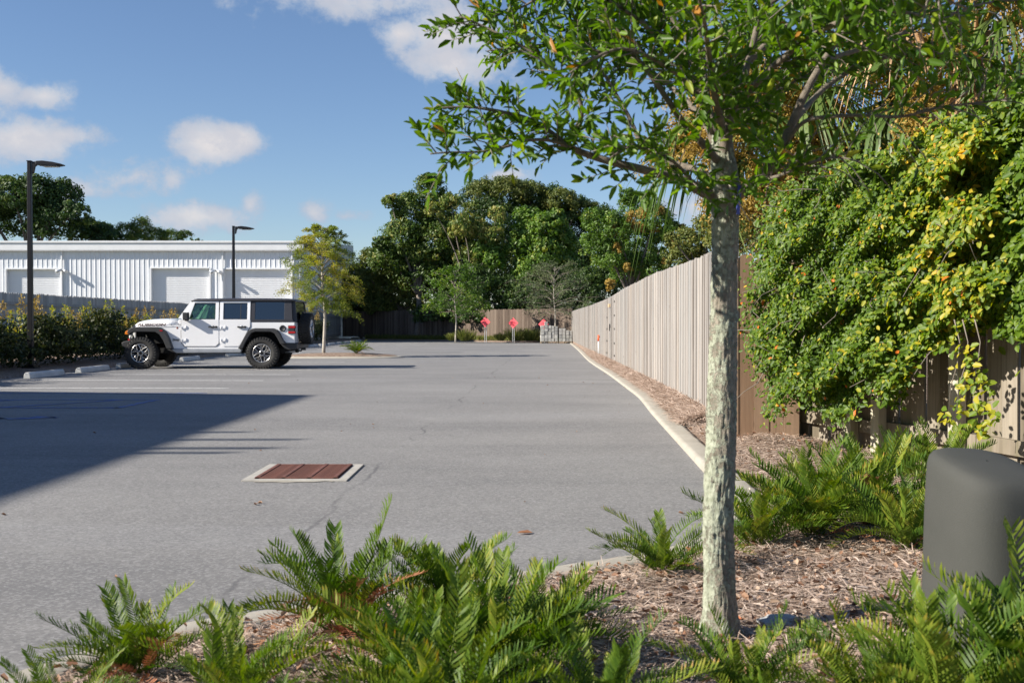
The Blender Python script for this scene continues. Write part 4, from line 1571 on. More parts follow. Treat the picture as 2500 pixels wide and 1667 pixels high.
    # --- doors: lower skin, window frame, glass, handle, hinges
    def door(s, lower, frames, win, handle, hinges, gmat, shut):
        mb = MB()
        mb.extrude(sh(lower), s * (YB_ + .0), s * (YB_ + .016), lean)
        for fr in frames: mb.extrude(sh(fr), s * (YB_ - .045), s * (YB_ + .016), lean)
        d = mb.build('door', M_W, car, .006)
        mb = MB(); mb.extrude(sh(win), s * (YB_ - .018), s * (YB_ - .012), lean); mb.build('window', gmat, d)
        # rubber seal round the glass
        mb = MB()
        n = len(win)
        cx = sum(p[0] for p in win) / n; cy = sum(p[1] for p in win) / n
        for i in range(n):
            a, b = win[i], win[(i + 1) % n]
            a2 = (a[0] + (cx - a[0]) * .045, a[1] + (cy - a[1]) * .07); b2 = (b[0] + (cx - b[0]) * .045, b[1] + (cy - b[1]) * .07)
            mb.extrude(sh([a, b, b2, a2]), s * (YB_ - .011), s * (YB_ + .009), lean)
        mb.build('window_seal', M_B, d)
        hx, hy = handle
        mb = MB(); mb.box((jx(hx), s * (YB_ + .045), jz(hy)), (.20, .03, .035)); mb.box((jx(hx - 38), s * (YB_ + .03), jz(hy)), (.03, .05, .04)); mb.box((jx(hx + 38), s * (YB_ + .03), jz(hy)), (.05, .05, .05))
        mb.build('handle', M_B, d, .012)
        mb = MB(); mb.lathe([(.0, 0), (.045, 0), (.045, .003), (0, .004)], (jx(hx), s * (YB_ + .0165), jz(hy)), 'y', 16); mb.build('handle_recess', M_SILL, d)
        for hx, hy in hinges:
            mb = MB(); mb.box((jx(hx), s * (YB_ + .026), jz(hy)), (.12, .022, .035)); mb.box((jx(hx + 24), s * (YB_ + .026), jz(hy - 12)), (.022, .022, .06))
            mb.cyl((jx(hx - 22), s * (YB_ + .036), jz(hy + 14)), (jx(hx - 22), s * (YB_ + .036), jz(hy - 20)), .014, .014, 10)
            mb.build('hinge', M_W, d, .004)
        # shut line: a dark groove round the lower skin
        mb = MB()
        n = len(shut)
        for i in range(n - 1):
            (xa, ya), (xb, yb) = shut[i], shut[i + 1]
            a = Vector((jx(xa), s * (YB_ + .0012), jz(ya))); b = Vector((jx(xb), s * (YB_ + .0012), jz(yb)))
            a = Vector(lean(a)); b = Vector(lean(b))
            mb.tube([a, b], [.006, .006], 4)
        mb.build('shut_line', M_UND, d)

    for s in (-1, 1):
        door(s, [(797, 390), (1197, 390), (1197, 640), (1165, 670), (832, 670), (797, 630)],
             [[(797, 391), (876, 391), (940, 206), (928, 187)], [(928, 187), (1197, 187), (1197, 206), (940, 206)], [(1162, 206), (1197, 206), (1197, 391), (1162, 391)], [(870, 384), (1164, 384), (1164, 393), (866, 393)]],
             [(870, 385), (940, 205), (1163, 205), (1163, 385)], (1134, 463), ((824, 474), (824, 608)), M_G1,
             [(793, 390), (793, 632), (830, 675), (1168, 675), (1201, 642), (1201, 190)])
        door(s, [(1208, 390), (1534, 390), (1534, 455), (1500, 515), (1468, 580), (1425, 655), (1413, 670), (1245, 670), (1208, 640)],
             [[(1208, 187), (1246, 187), (1246, 391), (1208, 391)], [(1246, 187), (1534, 187), (1534, 206), (1246, 206)], [(1502, 206), (1534, 206), (1534, 391), (1502, 391)], [(1244, 384), (1504, 384), (1504, 393), (1244, 393)]],
             [(1245, 205), (1503, 205), (1503, 385), (1245, 385)], (1443, 463), ((1246, 474), (1246, 608)), M_G2,
             [(1538, 190), (1538, 455), (1502, 522)])
        # division bar in the rear door glass
        mb = MB(); mb.extrude(sh([(1426, 206), (1433, 206), (1433, 385), (1426, 385)]), s * (YB_ - .03), s * (YB_ - .005), lean); mb.build('glass_divider', M_B, car)
        # windscreen pillar
        mb = MB(); mb.extrude(sh([(762, 374), (800, 374), (800, 392), (928, 187), (933, 176), (905, 170)]), s * (YB_ - .06), s * (YB_ - .0), lean); mb.build('windscreen_pillar', M_W, car, .006)
        # mirror
        mb = MB(); mb.box((jx(862), s * (YB_ + .13), jz(350)), (.14, .15, .20)); mb.box((jx(858), s * (YB_ + .05), jz(392)), (.07, .14, .04))
        mb.build('side_mirror', M_B, car, .03)
        # hardtop side panel with quarter window
        fr = [[(1540, 181), (1966, 181), (1966, 198), (1540, 198)], [(1540, 198), (1584, 198), (1584, 384), (1540, 384)], [(1896, 198), (1972, 198), (1985, 384), (1896, 384)], [(1540, 384), (1990, 384), (1994, 414), (1540, 414)]]
        mb = MB()
        for p in fr: mb.extrude(sh(p), s * (YB_ - .06), s * (YB_ + .004), lean)
        ht = mb.build('hardtop_side', M_TOP, car, .006)
        mb = MB(); mb.extrude(sh([(1583, 197), (1896, 197), (1896, 385), (1583, 385)]), s * (YB_ - .02), s * (YB_ - .012), lean); mb.build('window', M_G2, ht)
        # tail light with black surround
        mb = MB(); mb.box(((jx(1938) + jx(2012)) / 2, s * (YB_ - .03), (jz(447) + jz(538)) / 2), (jx(2012) - jx(1938), .12, jz(447) - jz(538)))
        tl = mb.build('tail_light', M_B, car, .02)
        mb = MB(); mb.box(((jx(1944) + jx(2016)) / 2, s * (YB_ - .024), jz(465)), (jx(2016) - jx(1944), .124, .055)); mb.box(((jx(1944) + jx(2016)) / 2, s * (YB_ - .024), jz(522)), (jx(2016) - jx(1944), .124, .05))
        mb.build('red_lens', M_RED, tl, .01)
    # fuel cap (near side), side turn badge
    mb = MB(); mb.lathe([(0, .01), (.055, .012), (.062, .02), (.075, .02), (.085, .008), (.088, 0)], (jx(1880), 0, jz(480)), 'y', 28)
    for v in range(len(mb.v)): x, y, z = mb.v[v]; mb.v[v] = (x, -YB_ - y, z)
    mb.build('fuel_cap', M_B, car)
    mb = MB(); mb.lathe([(0, .006), (.022, .005), (.026, 0)], (jx(753), 0, jz(475)), 'y', 20)
    for v in range(len(mb.v)): x, y, z = mb.v[v]; mb.v[v] = (x, -YB_ - y, z)
    mb.build('round_badge', plain('bronze_badge', (.25, .07, .05), .4, .3), car)
    mb = MB()
    for X in (683, 770): mb.box((jx(X), -.765, jz(440)), (.018, .03, .02))
    mb.build('hood_bumper', M_B, car)
    # panel lines on fender
    mb = MB()
    for a, b in (((662, 378), (662, 440)), ((664, 440), (788, 443)), ((262, 470), (790, 454))):
        mb.tube([(jx(a[0]), -YB_ - .001 if a[1] > 445 else -.752, jz(a[1])), (jx(b[0]), -YB_ - .001 if a[1] > 445 else -.752, jz(b[1]))], [.004, .004], 4)
    mb.build('panel_line', M_SILL, car)
    # --- roof
    V = []; Fc = []
    pr = [(900, 180), (912, 166), (940, 156), (1200, 151), (1500, 149), (1800, 151), (1950, 157), (2004, 170), (2014, 186)]
    nn = 12
    for X, Yy in pr:
        for k in range(nn + 1):
            u = -1 + 2 * k / nn
            V.append((jx(X), u * (.735), jz(Yy) - .02 * abs(u) ** 2 - .015 * abs(u) ** 8))
    for i in range(len(pr) - 1):
        for k in range(nn):
            a = i * (nn + 1) + k; Fc.append((a, a + 1, a + nn + 2, a + nn + 1))
    mb = MB(); mb._add(V, Fc, True)
    for s, k in ((-1, 0), (1, nn)):
        P = []
        for i, (X, Yy) in enumerate(pr):
            v = V[i * (nn + 1) + k]; P += [v, (v[0], v[1] * 1.015, jz(188))]
        mb._add(P, [(2 * i, 2 * i + 1, 2 * i + 3, 2 * i + 2) for i in range(len(pr) - 1)], True)
    rf = mb.build('roof', M_TOP, car); rf.modifiers.new('thick', 'SOLIDIFY').thickness = .02
    # windscreen, rear glass, header
    def slab(name, X0, Y0, X1, Y1, hw0, hw1, th, mat):
        mb = MB()
        a, b = (jx(X0), jz(Y0)), (jx(X1), jz(Y1))
        mb._add([(a[0], -hw0, a[1]), (a[0], hw0, a[1]), (b[0], hw1, b[1]), (b[0], -hw1, b[1]), (a[0] + th, -hw0, a[1]), (a[0] + th, hw0, a[1]), (b[0] + th, hw1, b[1]), (b[0] + th, -hw1, b[1])],
                [(0, 1, 2, 3), (4, 7, 6, 5), (0, 4, 5, 1), (1, 5, 6, 2), (2, 6, 7, 3), (3, 7, 4, 0)])
        return mb.build(name, mat, car)
    slab('windscreen', 785, 372, 918, 182, .72, .67, .008, M_G1)
    slab('tailgate_glass', 2024, 412, 1994, 190, .70, .64, -.008, M_G2)
    for s in (-1, 1):
        mb = MB()
        mb.extrude(sh([(1985, 413), (2030, 413), (2002, 186), (1966, 186)]), s * .70, s * .74, lean)
        mb.build('rear_pillar', M_TOP, car, .004)
    # --- interior
    def seat(x, y):
        mb = MB(); mb.box((x, y, .80), (.50, .50, .16)); mb.box((x + .27, y, 1.12), (.14, .48, .56), Matrix.Rotation(.18, 3, 'Y')); mb.box((x + .34, y, 1.46), (.09, .25, .17), Matrix.Rotation(.18, 3, 'Y'))
        mb.build('seat', M_SEAT, car, .04)
    for y in (-.36, .36): seat(jx(1085), y); seat(jx(1420), y)
    mb = MB(); mb.box((jx(845), 0, 1.17), (.35, 1.4, .18)); mb.build('dashboard', M_SEAT, car, .03)
    pts = [(jx(965) + .07 * math.sin(a) * .5, .36 + .19 * math.cos(a), 1.25 + .19 * math.sin(a)) for a in np.linspace(0, 2 * PI, 24)]
    mb = MB(); mb.tube(pts, [.015] * 24, 8); mb.cyl((jx(965), .36, 1.25), (jx(900), .36, 1.15), .02); mb.build('steering_wheel', M_SEAT, car)
    mb = MB()
    for s in (-1, 1):
        mb.tube([(jx(920), s * .62, 1.70), (jx(1215), s * .64, 1.71), (jx(1540), s * .64, 1.70), (jx(1960), s * .64, 1.62), (jx(1980), s * .66, 1.2)], [.03] * 5, 8)
        mb.tube([(jx(1218), s * .66, 1.20), (jx(1215), s * .64, 1.70)], [.035] * 2, 8); mb.tube([(jx(1218), -.64, 1.70), (jx(1218), .64, 1.70)], [.03, .03], 8)
    mb.build('roll_bar', M_SEAT, car)
    mb = MB(); mb.box((jx(915), -.02, 1.58), (.03, .24, .07)); mb.build('interior_mirror', M_SEAT, car, .01)

    # --- wheels
    def wheel_parts():
        R = .412
        mb = MB()
        pr = [(.235, -.10), (.255, -.125), (.33, -.135), (.375, -.128), (.398, -.112), (.402, -.06), (.402, .06), (.398, .112), (.375, .128), (.33, .135), (.255, .125), (.235, .10)]
        mb.lathe(pr, (0, 0, 0), 'y', 56)
        for k in range(34):
            a = 2 * PI * k / 34
            for j, (yy, w, o) in enumerate(((-.105, .05, 0), (.105, .05, .5), (-.035, .055, .5), (.035, .055, 0))):
                aa = a + o * 2 * PI / 34 + (.02 if j % 2 else 0)
                Mx = Matrix.Rotation(-aa, 3, 'Y')
                mb.box((R * .985 * math.cos(aa), yy, R * .985 * math.sin(aa)), (.026, w, .046), Mx)
            for s in (-1, 1):
                Mx = Matrix.Rotation(-a, 3, 'Y')
                mb.box((.378 * math.cos(a), s * .126, .378 * math.sin(a)), (.05, .022, .03 if k % 2 else .042), Mx)
        tyre = mb.mesh('tyre', M_T, 0)
        mb = MB()
        mb.lathe([(.0, .02), (.10, .02), (.14, .04), (.19, .05), (.21, .04)], (0, -.09, 0), 'y', 40)
        mb.lathe([(.205, .04), (.222, .0), (.238, -.01), (.24, .01)], (0, -.115, 0), 'y', 40)
        mb.lathe([(.24, -.09), (.225, .0), (.235, .11)], (0, 0, 0), 'y', 40)
        rim = mb.mesh('rim', M_RIMD)
        mb = MB()
        ring = [(.222, .0), (.230, -.010), (.238, -.010), (.244, .004), (.238, .01)]
        mb.lathe(ring, (0, -.118, 0), 'y', 56)
        for k in range(5):
            a = PI / 2 + 2 * PI * k / 5
            def pp(r, da, y): return (r * math.cos(a + da), y, r * math.sin(a + da))
            # two arms of a Y, each a flat bar, with a cross brace near the rim
            for s in (-1, 1):
                mb.tube([pp(.062, s * .16, -.108), pp(.115, s * .20, -.104), pp(.165, s * .36, -.112), pp(.226, s * .50, -.12)], [.0085, .0085, .010, .011], 4, True, False)
                mb.tube([pp(.115, s * .20, -.104), pp(.165, s * .09, -.112), pp(.226, s * .07, -.119)], [.006, .005, .005], 4, True, False)
        mb.lathe([(.075, .012), (.07, .0), (.045, -.006), (.04, .01)], (0, -.105, 0), 'y', 24)
        spk = mb.mesh('spokes', M_RIM)
        mb = MB()
        for k in range(5):
            a = 2 * PI * k / 5 + .3
            mb.cyl((.055 * math.cos(a), -.12, .055 * math.sin(a)), (.055 * math.cos(a), -.10, .055 * math.sin(a)), .010, .010, 8)
        mb.cyl((0, -.122, 0), (0, -.09, 0), .032, .036, 20)
        hub = mb.mesh('hub', M_RIMD)
        return tyre, rim, spk, hub
    wp = wheel_parts()
    def wheel(x, y, z, rz=0.0, spin=0.0, name='wheel'):
        w = empty_child(name, car, (x, y, z)); w.rotation_euler = (0, spin, rz)
        for me, nm in zip(wp, ('tyre', 'rim', 'spokes', 'hub')): link(nm, me, w)
    wheel(jx(372), -.80, .41, 0, .3); wheel(jx(1668), -.80, .41, 0, 1.1)
    wheel(jx(372), .80, .41, PI, .8); wheel(jx(1668), .80, .41, PI, .2)
    wheel(jx(2080), .02, jz(483), PI / 2, .5, 'spare_wheel')
    mb = MB(); mb.box((jx(2035), .02, jz(483)), (.14, .3, .3)); mb.box((jx(2040), .02, jz(305)), (.06, .25, .04)); mb.build('spare_carrier', M_B, car, .01)

    # --- lettering
    def text(name, s, X0, X1, Yb, Yt, y, mat, shear=0.0, bold=.0):
        cu = bpy.data.curves.new(name, 'FONT'); cu.body = s; cu.size = 1; cu.extrude = .004; cu.offset = bold; cu.shear = shear
        ob = bpy.data.objects.new(name, cu); COL.objects.link(ob)
        bpy.context.view_layer.update()
        me = bpy.data.meshes.new_from_object(ob.evaluated_get(bpy.context.evaluated_depsgraph_get()))
        bpy.data.objects.remove(ob)
        co = np.empty(len(me.vertices) * 3); me.vertices.foreach_get('co', co); co = co.reshape(-1, 3)
        mn, mx = co.min(0), co.max(0)
        x0, x1, z0, z1 = jx(X0), jx(X1), jz(Yb), jz(Yt)
        N = np.empty_like(co)
        N[:, 0] = x0 + (co[:, 0] - mn[0]) / (mx[0] - mn[0]) * (x1 - x0)
        N[:, 2] = z0 + (co[:, 1] - mn[1]) / (mx[1] - mn[1]) * (z1 - z0)
        yy = y if not callable(y) else y(N[:, 0])
        N[:, 1] = yy - (co[:, 2] - mn[2])
        me.vertices.foreach_set('co', N.ravel().astype(np.float32)); me.update()
        me.materials.clear(); me.materials.append(mat)
        link(name, me, car)
    M_DK = plain('dark_print', (.06, .06, .065), .5)
    M_LR = plain('red_print', (.24, .12, .12), .5)
    # hood side follows the hood's taper
    def hy(x):
        f = np.clip((x + OX - .31) / 1.27, 0, 1)
        return -(.60 + .13 * f ** .7) * 1.04 - .012 - .006
    text('side_lettering_outline', 'RUBICON', 312, 630, 457, 424, lambda x: hy(x) - .001, M_LR, .25, .035)
    text('side_lettering', 'RUBICON', 315, 627, 455, 425, lambda x: hy(x) - .006, M_DK, .25, .012)
    text('badge_lettering', 'Jeep', 701, 776, 618, 585, -YB_ - .004, M_DK, 0, .015)


build_car()

# ------------------------------------------------------------------ foliage materials
M_BARK = plain('grey_bark', (.16, .135, .11), .9, 0, .35, 9, .6)
M_TWIG = plain('twig_bark', (.20, .17, .14), .85, 0, .25, 12, .3)
LM_OAK = leafmat('oak_leaf', [(0, (0.042, 0.088, 0.009)), (.4, (0.087, 0.178, 0.014)), (.75, (0.173, 0.287, 0.023)), (.93, (0.324, 0.373, 0.031)), (1, (0.461, 0.220, 0.041))], .46, .42, .38)
LM_VINE = leafmat('vine_leaf', [(0, (0.041, 0.081, 0.008)), (.35, (0.092, 0.167, 0.012)), (.6, (0.175, 0.248, 0.017)), (.82, (0.410, 0.363, 0.027)), (.95, (0.678, 0.407, 0.035)), (1, (0.719, 0.190, 0.029))], .48, .36, .38)
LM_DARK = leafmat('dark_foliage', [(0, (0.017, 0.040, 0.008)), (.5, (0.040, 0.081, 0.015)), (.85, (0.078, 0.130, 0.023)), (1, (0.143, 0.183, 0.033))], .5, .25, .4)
LM_CEDAR = leafmat('cedar_foliage', [(0, (0.026, 0.058, 0.012)), (.5, (0.077, 0.132, 0.021)), (.85, (0.168, 0.209, 0.036)), (1, (0.305, 0.278, 0.071))], .5, .25, .35)
LM_MID = leafmat('mid_foliage', [(0, (0.041, 0.087, 0.013)), (.5, (0.097, 0.183, 0.024)), (.85, (0.162, 0.262, 0.033)), (1, (0.259, 0.292, 0.046))], .5, .3, .4)
LM_OLIVE = leafmat('olive_foliage', [(0, (0.051, 0.080, 0.016)), (.5, (0.117, 0.145, 0.031)), (.85, (0.189, 0.210, 0.046)), (1, (0.290, 0.247, 0.055))], .55, .25, .35)
LM_YEL = leafmat('yellow_green_foliage', [(0, (0.091, 0.145, 0.022)), (.45, (0.213, 0.262, 0.040)), (.8, (0.380, 0.363, 0.056)), (1, (0.516, 0.377, 0.067))], .5, .4, .35)
LM_GOLD = leafmat('golden_clusters', [(0, (0.220, 0.143, 0.030)), (.5, (0.363, 0.242, 0.050)), (1, (0.462, 0.330, 0.090))], .6, .2, .3)
LM_PALE = leafmat('pale_green_foliage', [(0, (.05, .08, .03)), (.5, (.11, .15, .06)), (1, (.19, .22, .10))], .55, .3, .3)
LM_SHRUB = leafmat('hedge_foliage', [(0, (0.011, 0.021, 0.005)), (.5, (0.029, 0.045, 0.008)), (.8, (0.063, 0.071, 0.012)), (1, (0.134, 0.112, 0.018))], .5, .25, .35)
LM_FERN = leafmat('coontie_frond', [(0, (0.022, 0.055, 0.007)), (.28, (0.056, 0.113, 0.012)), (.52, (0.106, 0.173, 0.016)), (.75, (0.196, 0.247, 0.029)), (.92, (0.336, 0.294, 0.045)), (1, (0.381, 0.179, 0.054))], .5, .3, .28, True)
LM_DEADFROND = leafmat('dead_frond', [(0, (0.189, 0.066, 0.039)), (.5, (0.365, 0.156, 0.088)), (1, (0.567, 0.312, 0.165))], .7, .15, .2, True)
LM_PALM = leafmat('palm_frond', [(0, (0.042, 0.090, 0.020)), (.5, (0.102, 0.168, 0.039)), (1, (0.192, 0.252, 0.071))], .4, .35, .45, True)
LM_PALMDEAD = leafmat('dry_palm_frond', [(0, (0.299, 0.143, 0.060)), (.5, (0.483, 0.286, 0.140)), (1, (0.632, 0.440, 0.260))], .7, .2, .25, True)
LM_GRASS = leafmat('clump_grass', [(0, (.07, .10, .02)), (.5, (.15, .18, .04)), (1, (.26, .23, .08))], .6, .3, .3)


# ------------------------------------------------------------------ trees further off
def crown_points(blobs, n, lump=.34, per=26, squash=.8):
    """blobs: (x,y,z,rx,ry,rz). Leaves gather in clumps near the skin of each blob."""
    vol = np.array([b[3] * b[5] for b in blobs]); vol = vol / vol.sum()
    pos = []; nrm = []; tn = []
    for b, f in zip(blobs, vol):
        m = max(6, int(n * f / per))
        d = rdirs(m); d[:, 2] = np.where(d[:, 2] < -.55, -d[:, 2], d[:, 2])
        rr = RNG.uniform(.45, 1.0, m) ** .6
        c = np.array(b[:3]) + d * rr[:, None] * np.array(b[3:6])
        r = lump * min(b[3], b[5]) * RNG.uniform(.45, 1.2, m)
        k = rdirs(m * per).reshape(m, per, 3)
        k[..., 2] = k[..., 2] * squash + .15
        rad = RNG.uniform(.35, 1.0, (m, per, 1)) ** .5
        P = c[:, None] + k * rad * r[:, None, None]
        pos.append(P.reshape(-1, 3)); nrm.append((k * .8 + d[:, None] * .4).reshape(-1, 3))
        tn.append(np.repeat(np.clip(RNG.normal(.45, .2, m), 0, 1), per))
    return np.concatenate(pos), unit(np.concatenate(nrm)), np.concatenate(tn)


def foliage(name, blobs, n, size, mat, parent, origin, tmpl=DIAM, lump=.34, per=26, aspect=.5, tshift=0.0, droop=0.0):
    if size > .15: n, size, per, lump = int(n * 1.9), size * .70, int(per * 1.3), lump * .9
    P, N, T = crown_points(blobs, n, lump, per)
    m = len(P)
    nr = unit(N + rdirs(m) * .7)
    ax = np.cross(nr, rdirs(m)); ax[:, 2] -= droop
    L = RNG.uniform(.6, 1.3, m) * size
    t = np.clip(T + RNG.normal(0, .16, m) + tshift, 0, 1)
    me = scatter(name, tmpl, P - np.array(origin) - unit(ax) * (L / 2)[:, None], ax, nr, L, L * aspect, t, mat)
    return link(name, me, parent)


def limb_mesh(name, base, tops, r0, mat, parent, origin):
    mb = MB()
    o = Vector(origin)
    base = Vector(base)
    mean = sum((Vector(t_) for t_ in tops), Vector()) / len(tops)
    fork = base.lerp(Vector((mean.x, mean.y, base.z + (mean.z - base.z) * .45)), .9)
    mb.tube(catmull([base - o, base.lerp(fork, .5) + Vector((r0 * .4, 0, 0)) - o, fork - o], 4), np.linspace(r0, r0 * .62, 9), 9)
    for t_ in tops:
        t_ = Vector(t_)
        mid = fork.lerp(t_, .5) + Vector((random.uniform(-.1, .1), random.uniform(-.1, .1), .12)) * (t_ - fork).length * .5
        mb.tube(catmull([fork - o, mid - o, t_ - o], 4), np.linspace(r0 * .5, r0 * .08, 9), 6)
    return mb.build(name, mat, parent)


def px_blobs(lst, Y, dy):
    """(px, py, radius_px[, radius_y_px]) at distance Y, with their depth scattered by dy"""
    out = []
    for b in lst:
        px, py, r = b[:3]; rz = b[3] if len(b) > 3 else r
        yy = Y + (b[4] if len(b) > 4 else random.uniform(-dy, dy))
        p = AT(px, py, yy); s = yy / F_PX
        out.append((p.x, p.y, p.z, r * s, r * s * .95, rz * s))
    return out


def tree(name, label, blobs, base, r0, n, size, mat, group=None, extra=None, tops=None, cat='tree', **kw):
    o = Vector((base[0], base[1], base[2] if len(base) > 2 else 0))
    th = empty(name, o, 0, label, cat, group)
    tp = tops or [(b[0], b[1], b[2] + b[5] * .3) for b in blobs][:9]
    limb_mesh('trunk', o - Vector((0, 0, .1)), tp, r0, M_BARK, th, o)
    foliage('crown', blobs, n, size, mat, th, o, **kw)
    for e in extra or []:
        foliage(e[0], e[1], e[2], e[3], e[4], th, o, **(e[5] if len(e) > 5 else {}))
    return th


GB = 'trees behind the back fence'
tree('cedar_tree', 'tall dark cedar with pointed top, leftmost high tree behind the back fence',
     px_blobs([(1050, 470, 38, 42), (1000, 520, 45), (1075, 530, 48), (985, 590, 55), (1060, 600, 60), (1110, 580, 45), (955, 500, 22), (945, 640, 45), (1020, 665, 60), (1110, 655, 60), (935, 595, 25, 18), (1045, 440, 20, 16)], 80, 1.5),
     (-7.0, 80), .28, 26000, .34, LM_CEDAR, GB, lump=.42, per=34, aspect=.42)
tree('dark_oak', 'widest and tallest dark green oak dome in the middle behind the back fence',
     px_blobs([(1170, 490, 48), (1230, 485, 50), (1290, 492, 50), (1350, 500, 50), (1410, 525, 46), (1200, 550, 70), (1300, 560, 80), (1400, 580, 70), (1470, 545, 45), (1250, 650, 80), (1370, 660, 85), (1470, 640, 70), (1150, 610, 50), (1500, 590, 38)], 90, 3),
     (3.0, 90), .45, 42000, .30, LM_DARK, GB, lump=.30, per=30, aspect=.45,
     extra=[('olive_sprays', px_blobs([(1180, 470, 40, 34), (1240, 465, 44, 34), (1300, 480, 46, 34), (1370, 495, 44, 34), (1430, 520, 40, 30), (1160, 520, 30)], 88.5, 1), 9000, .26, LM_OLIVE, dict(lump=.4, per=22))])
tree('bright_maple', 'bright mid green leafy tree in front of the dark oak dome',
     px_blobs([(1285, 545, 36), (1330, 560, 38), (1370, 590, 34), (1270, 600, 38), (1330, 620, 42), (1385, 640, 30), (1290, 665, 40), (1345, 690, 36), (1360, 540, 26), (1190, 600, 30), (1205, 640, 32), (1175, 620, 22)], 79, 1.0),
     (2.2, 79), .2, 17000, .33, LM_MID, GB, lump=.42, per=30, aspect=.5, tshift=.12)
tree('vine_covered_tree', 'yellowish vine-draped tree between cedar and oak dome',
     px_blobs([(1130, 560, 34), (1170, 570, 30), (1205, 580, 26), (1100, 500, 26), (1150, 640, 40), (1215, 530, 24), (1060, 520, 22)], 78.4, .8),
     (-3.0, 78.4), .16, 8000, .27, LM_CEDAR, GB, lump=.45, per=26, aspect=.55, tshift=.28, droop=1.2)
tree('golden_seed_tree', 'feathery tree with orange-yellow seed clusters above the far end of the long fence',
     px_blobs([(1450, 545, 34), (1500, 560, 40), (1550, 510, 40), (1600, 540, 42), (1560, 590, 48), (1490, 630, 44), (1620, 600, 36), (1540, 660, 50), (1600, 660, 40), (1640, 570, 28), (1530, 480, 22), (1580, 490, 24), (1450, 600, 34)], 66, 2),
     (6.6, 67), .2, 21000, .26, LM_MID, GB, lump=.38, per=26, aspect=.35, tshift=-.02,
     extra=[('seed_clusters', px_blobs([(1500, 570, 14, 18), (1540, 545, 20, 24), (1570, 525, 20, 18), (1610, 520, 16), (1600, 560, 16), (1505, 610, 12, 16), (1530, 655, 12, 14), (1488, 700, 14, 18), (1560, 560, 16), (1640, 600, 12), (1625, 640, 10), (1480, 540, 10), (1660, 560, 14)], 64.6, .6), 4200, .16, LM_GOLD, dict(lump=.5, per=20, aspect=.7))])
tree('olive_understorey_tree', 'low olive green tree left of the back fence signs',
     px_blobs([(910, 640, 34), (950, 655, 40), (1000, 650, 40), (900, 690, 34), (960, 700, 44), (1030, 690, 44), (1070, 660, 40), (870, 670, 26), (1090, 710, 34), (1000, 730, 34), (1130, 690, 44), (880, 735, 40), (930, 745, 40)], 82.0, .8),
     (-8.5, 86.5), .2, 24000, .26, LM_OLIVE, GB, lump=.36, per=28, aspect=.45)
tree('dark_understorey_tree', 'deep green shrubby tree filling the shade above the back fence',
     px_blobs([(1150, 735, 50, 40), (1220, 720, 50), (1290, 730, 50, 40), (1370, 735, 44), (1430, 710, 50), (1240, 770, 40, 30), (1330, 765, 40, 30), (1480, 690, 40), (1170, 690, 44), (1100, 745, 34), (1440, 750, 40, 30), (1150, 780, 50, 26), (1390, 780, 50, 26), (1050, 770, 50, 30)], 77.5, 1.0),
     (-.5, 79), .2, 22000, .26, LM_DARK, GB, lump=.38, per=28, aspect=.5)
tree('yellowing_tree', 'yellow and olive tree just left of the oak trunk over the long fence',
     px_blobs([(1680, 600, 40), (1720, 570, 40), (1650, 640, 34), (1700, 640, 40), (1760, 590, 40), (1640, 590, 22), (1800, 560, 50), (1850, 590, 60)], 48, 2),
     (9.3, 48), .16, 12000, .2, LM_OLIVE, 'trees beyond the long fence', lump=.4, per=24, aspect=.5, tshift=.15)
tree('left_oak', 'large dark oak rising over the left end of the white building',
     px_blobs([(30, 490, 55), (90, 475, 50), (150, 490, 50), (180, 530, 40), (60, 540, 70), (130, 550, 65), (-60, 500, 70), (-100, 560, 80), (195, 570, 30), (15, 455, 26), (215, 590, 30)], 104, 3),
     (-46, 104), .5, 26000, .42, LM_DARK, 'trees behind the white building', lump=.32, per=30, aspect=.5, tshift=.06)
tree('roofline_tree', 'low dark tree peeking over the white building beside the big oak',
     px_blobs([(250, 575, 34, 30), (225, 560, 24), (275, 590, 26)], 106, 2), (-39, 106), .2, 4500, .36, LM_DARK, 'trees behind the white building', lump=.4, per=24)
tree('wispy_roofline_tree', 'wispy bluish green trees peeking over the middle of the white building roof',
     px_blobs([(310, 570, 30, 24), (345, 560, 26, 30), (380, 580, 34, 22), (420, 580, 34, 18), (450, 578, 22, 14), (335, 590, 40, 20), (480, 590, 16, 8)], 106, 2), (-34, 106), .2, 7000, .32, LM_CEDAR, 'trees behind the white building', lump=.45, per=20, aspect=.3)
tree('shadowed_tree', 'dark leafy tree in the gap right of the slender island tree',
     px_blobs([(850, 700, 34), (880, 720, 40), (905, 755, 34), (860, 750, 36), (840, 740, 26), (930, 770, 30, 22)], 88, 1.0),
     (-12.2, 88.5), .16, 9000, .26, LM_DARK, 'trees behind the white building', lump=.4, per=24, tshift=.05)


wood = px_blobs([(x_, 770, 50, 30) for x_ in range(880, 1420, 40)] + [(x_, 715 + 12 * math.sin(x_), 60, 55) for x_ in range(860, 1700, 45)] + [(x_, 660, 60, 50) for x_ in range(930, 1640, 60)], 97, 2)
foliage('distant_woodland', wood, 26000, .42, LM_OLIVE, None, (0, 0, 0), lump=.4, per=26, tshift=-.1)
tag(S.objects['distant_woodland'], kind='stuff', label='dark woodland filling the gaps behind the back fence trees')


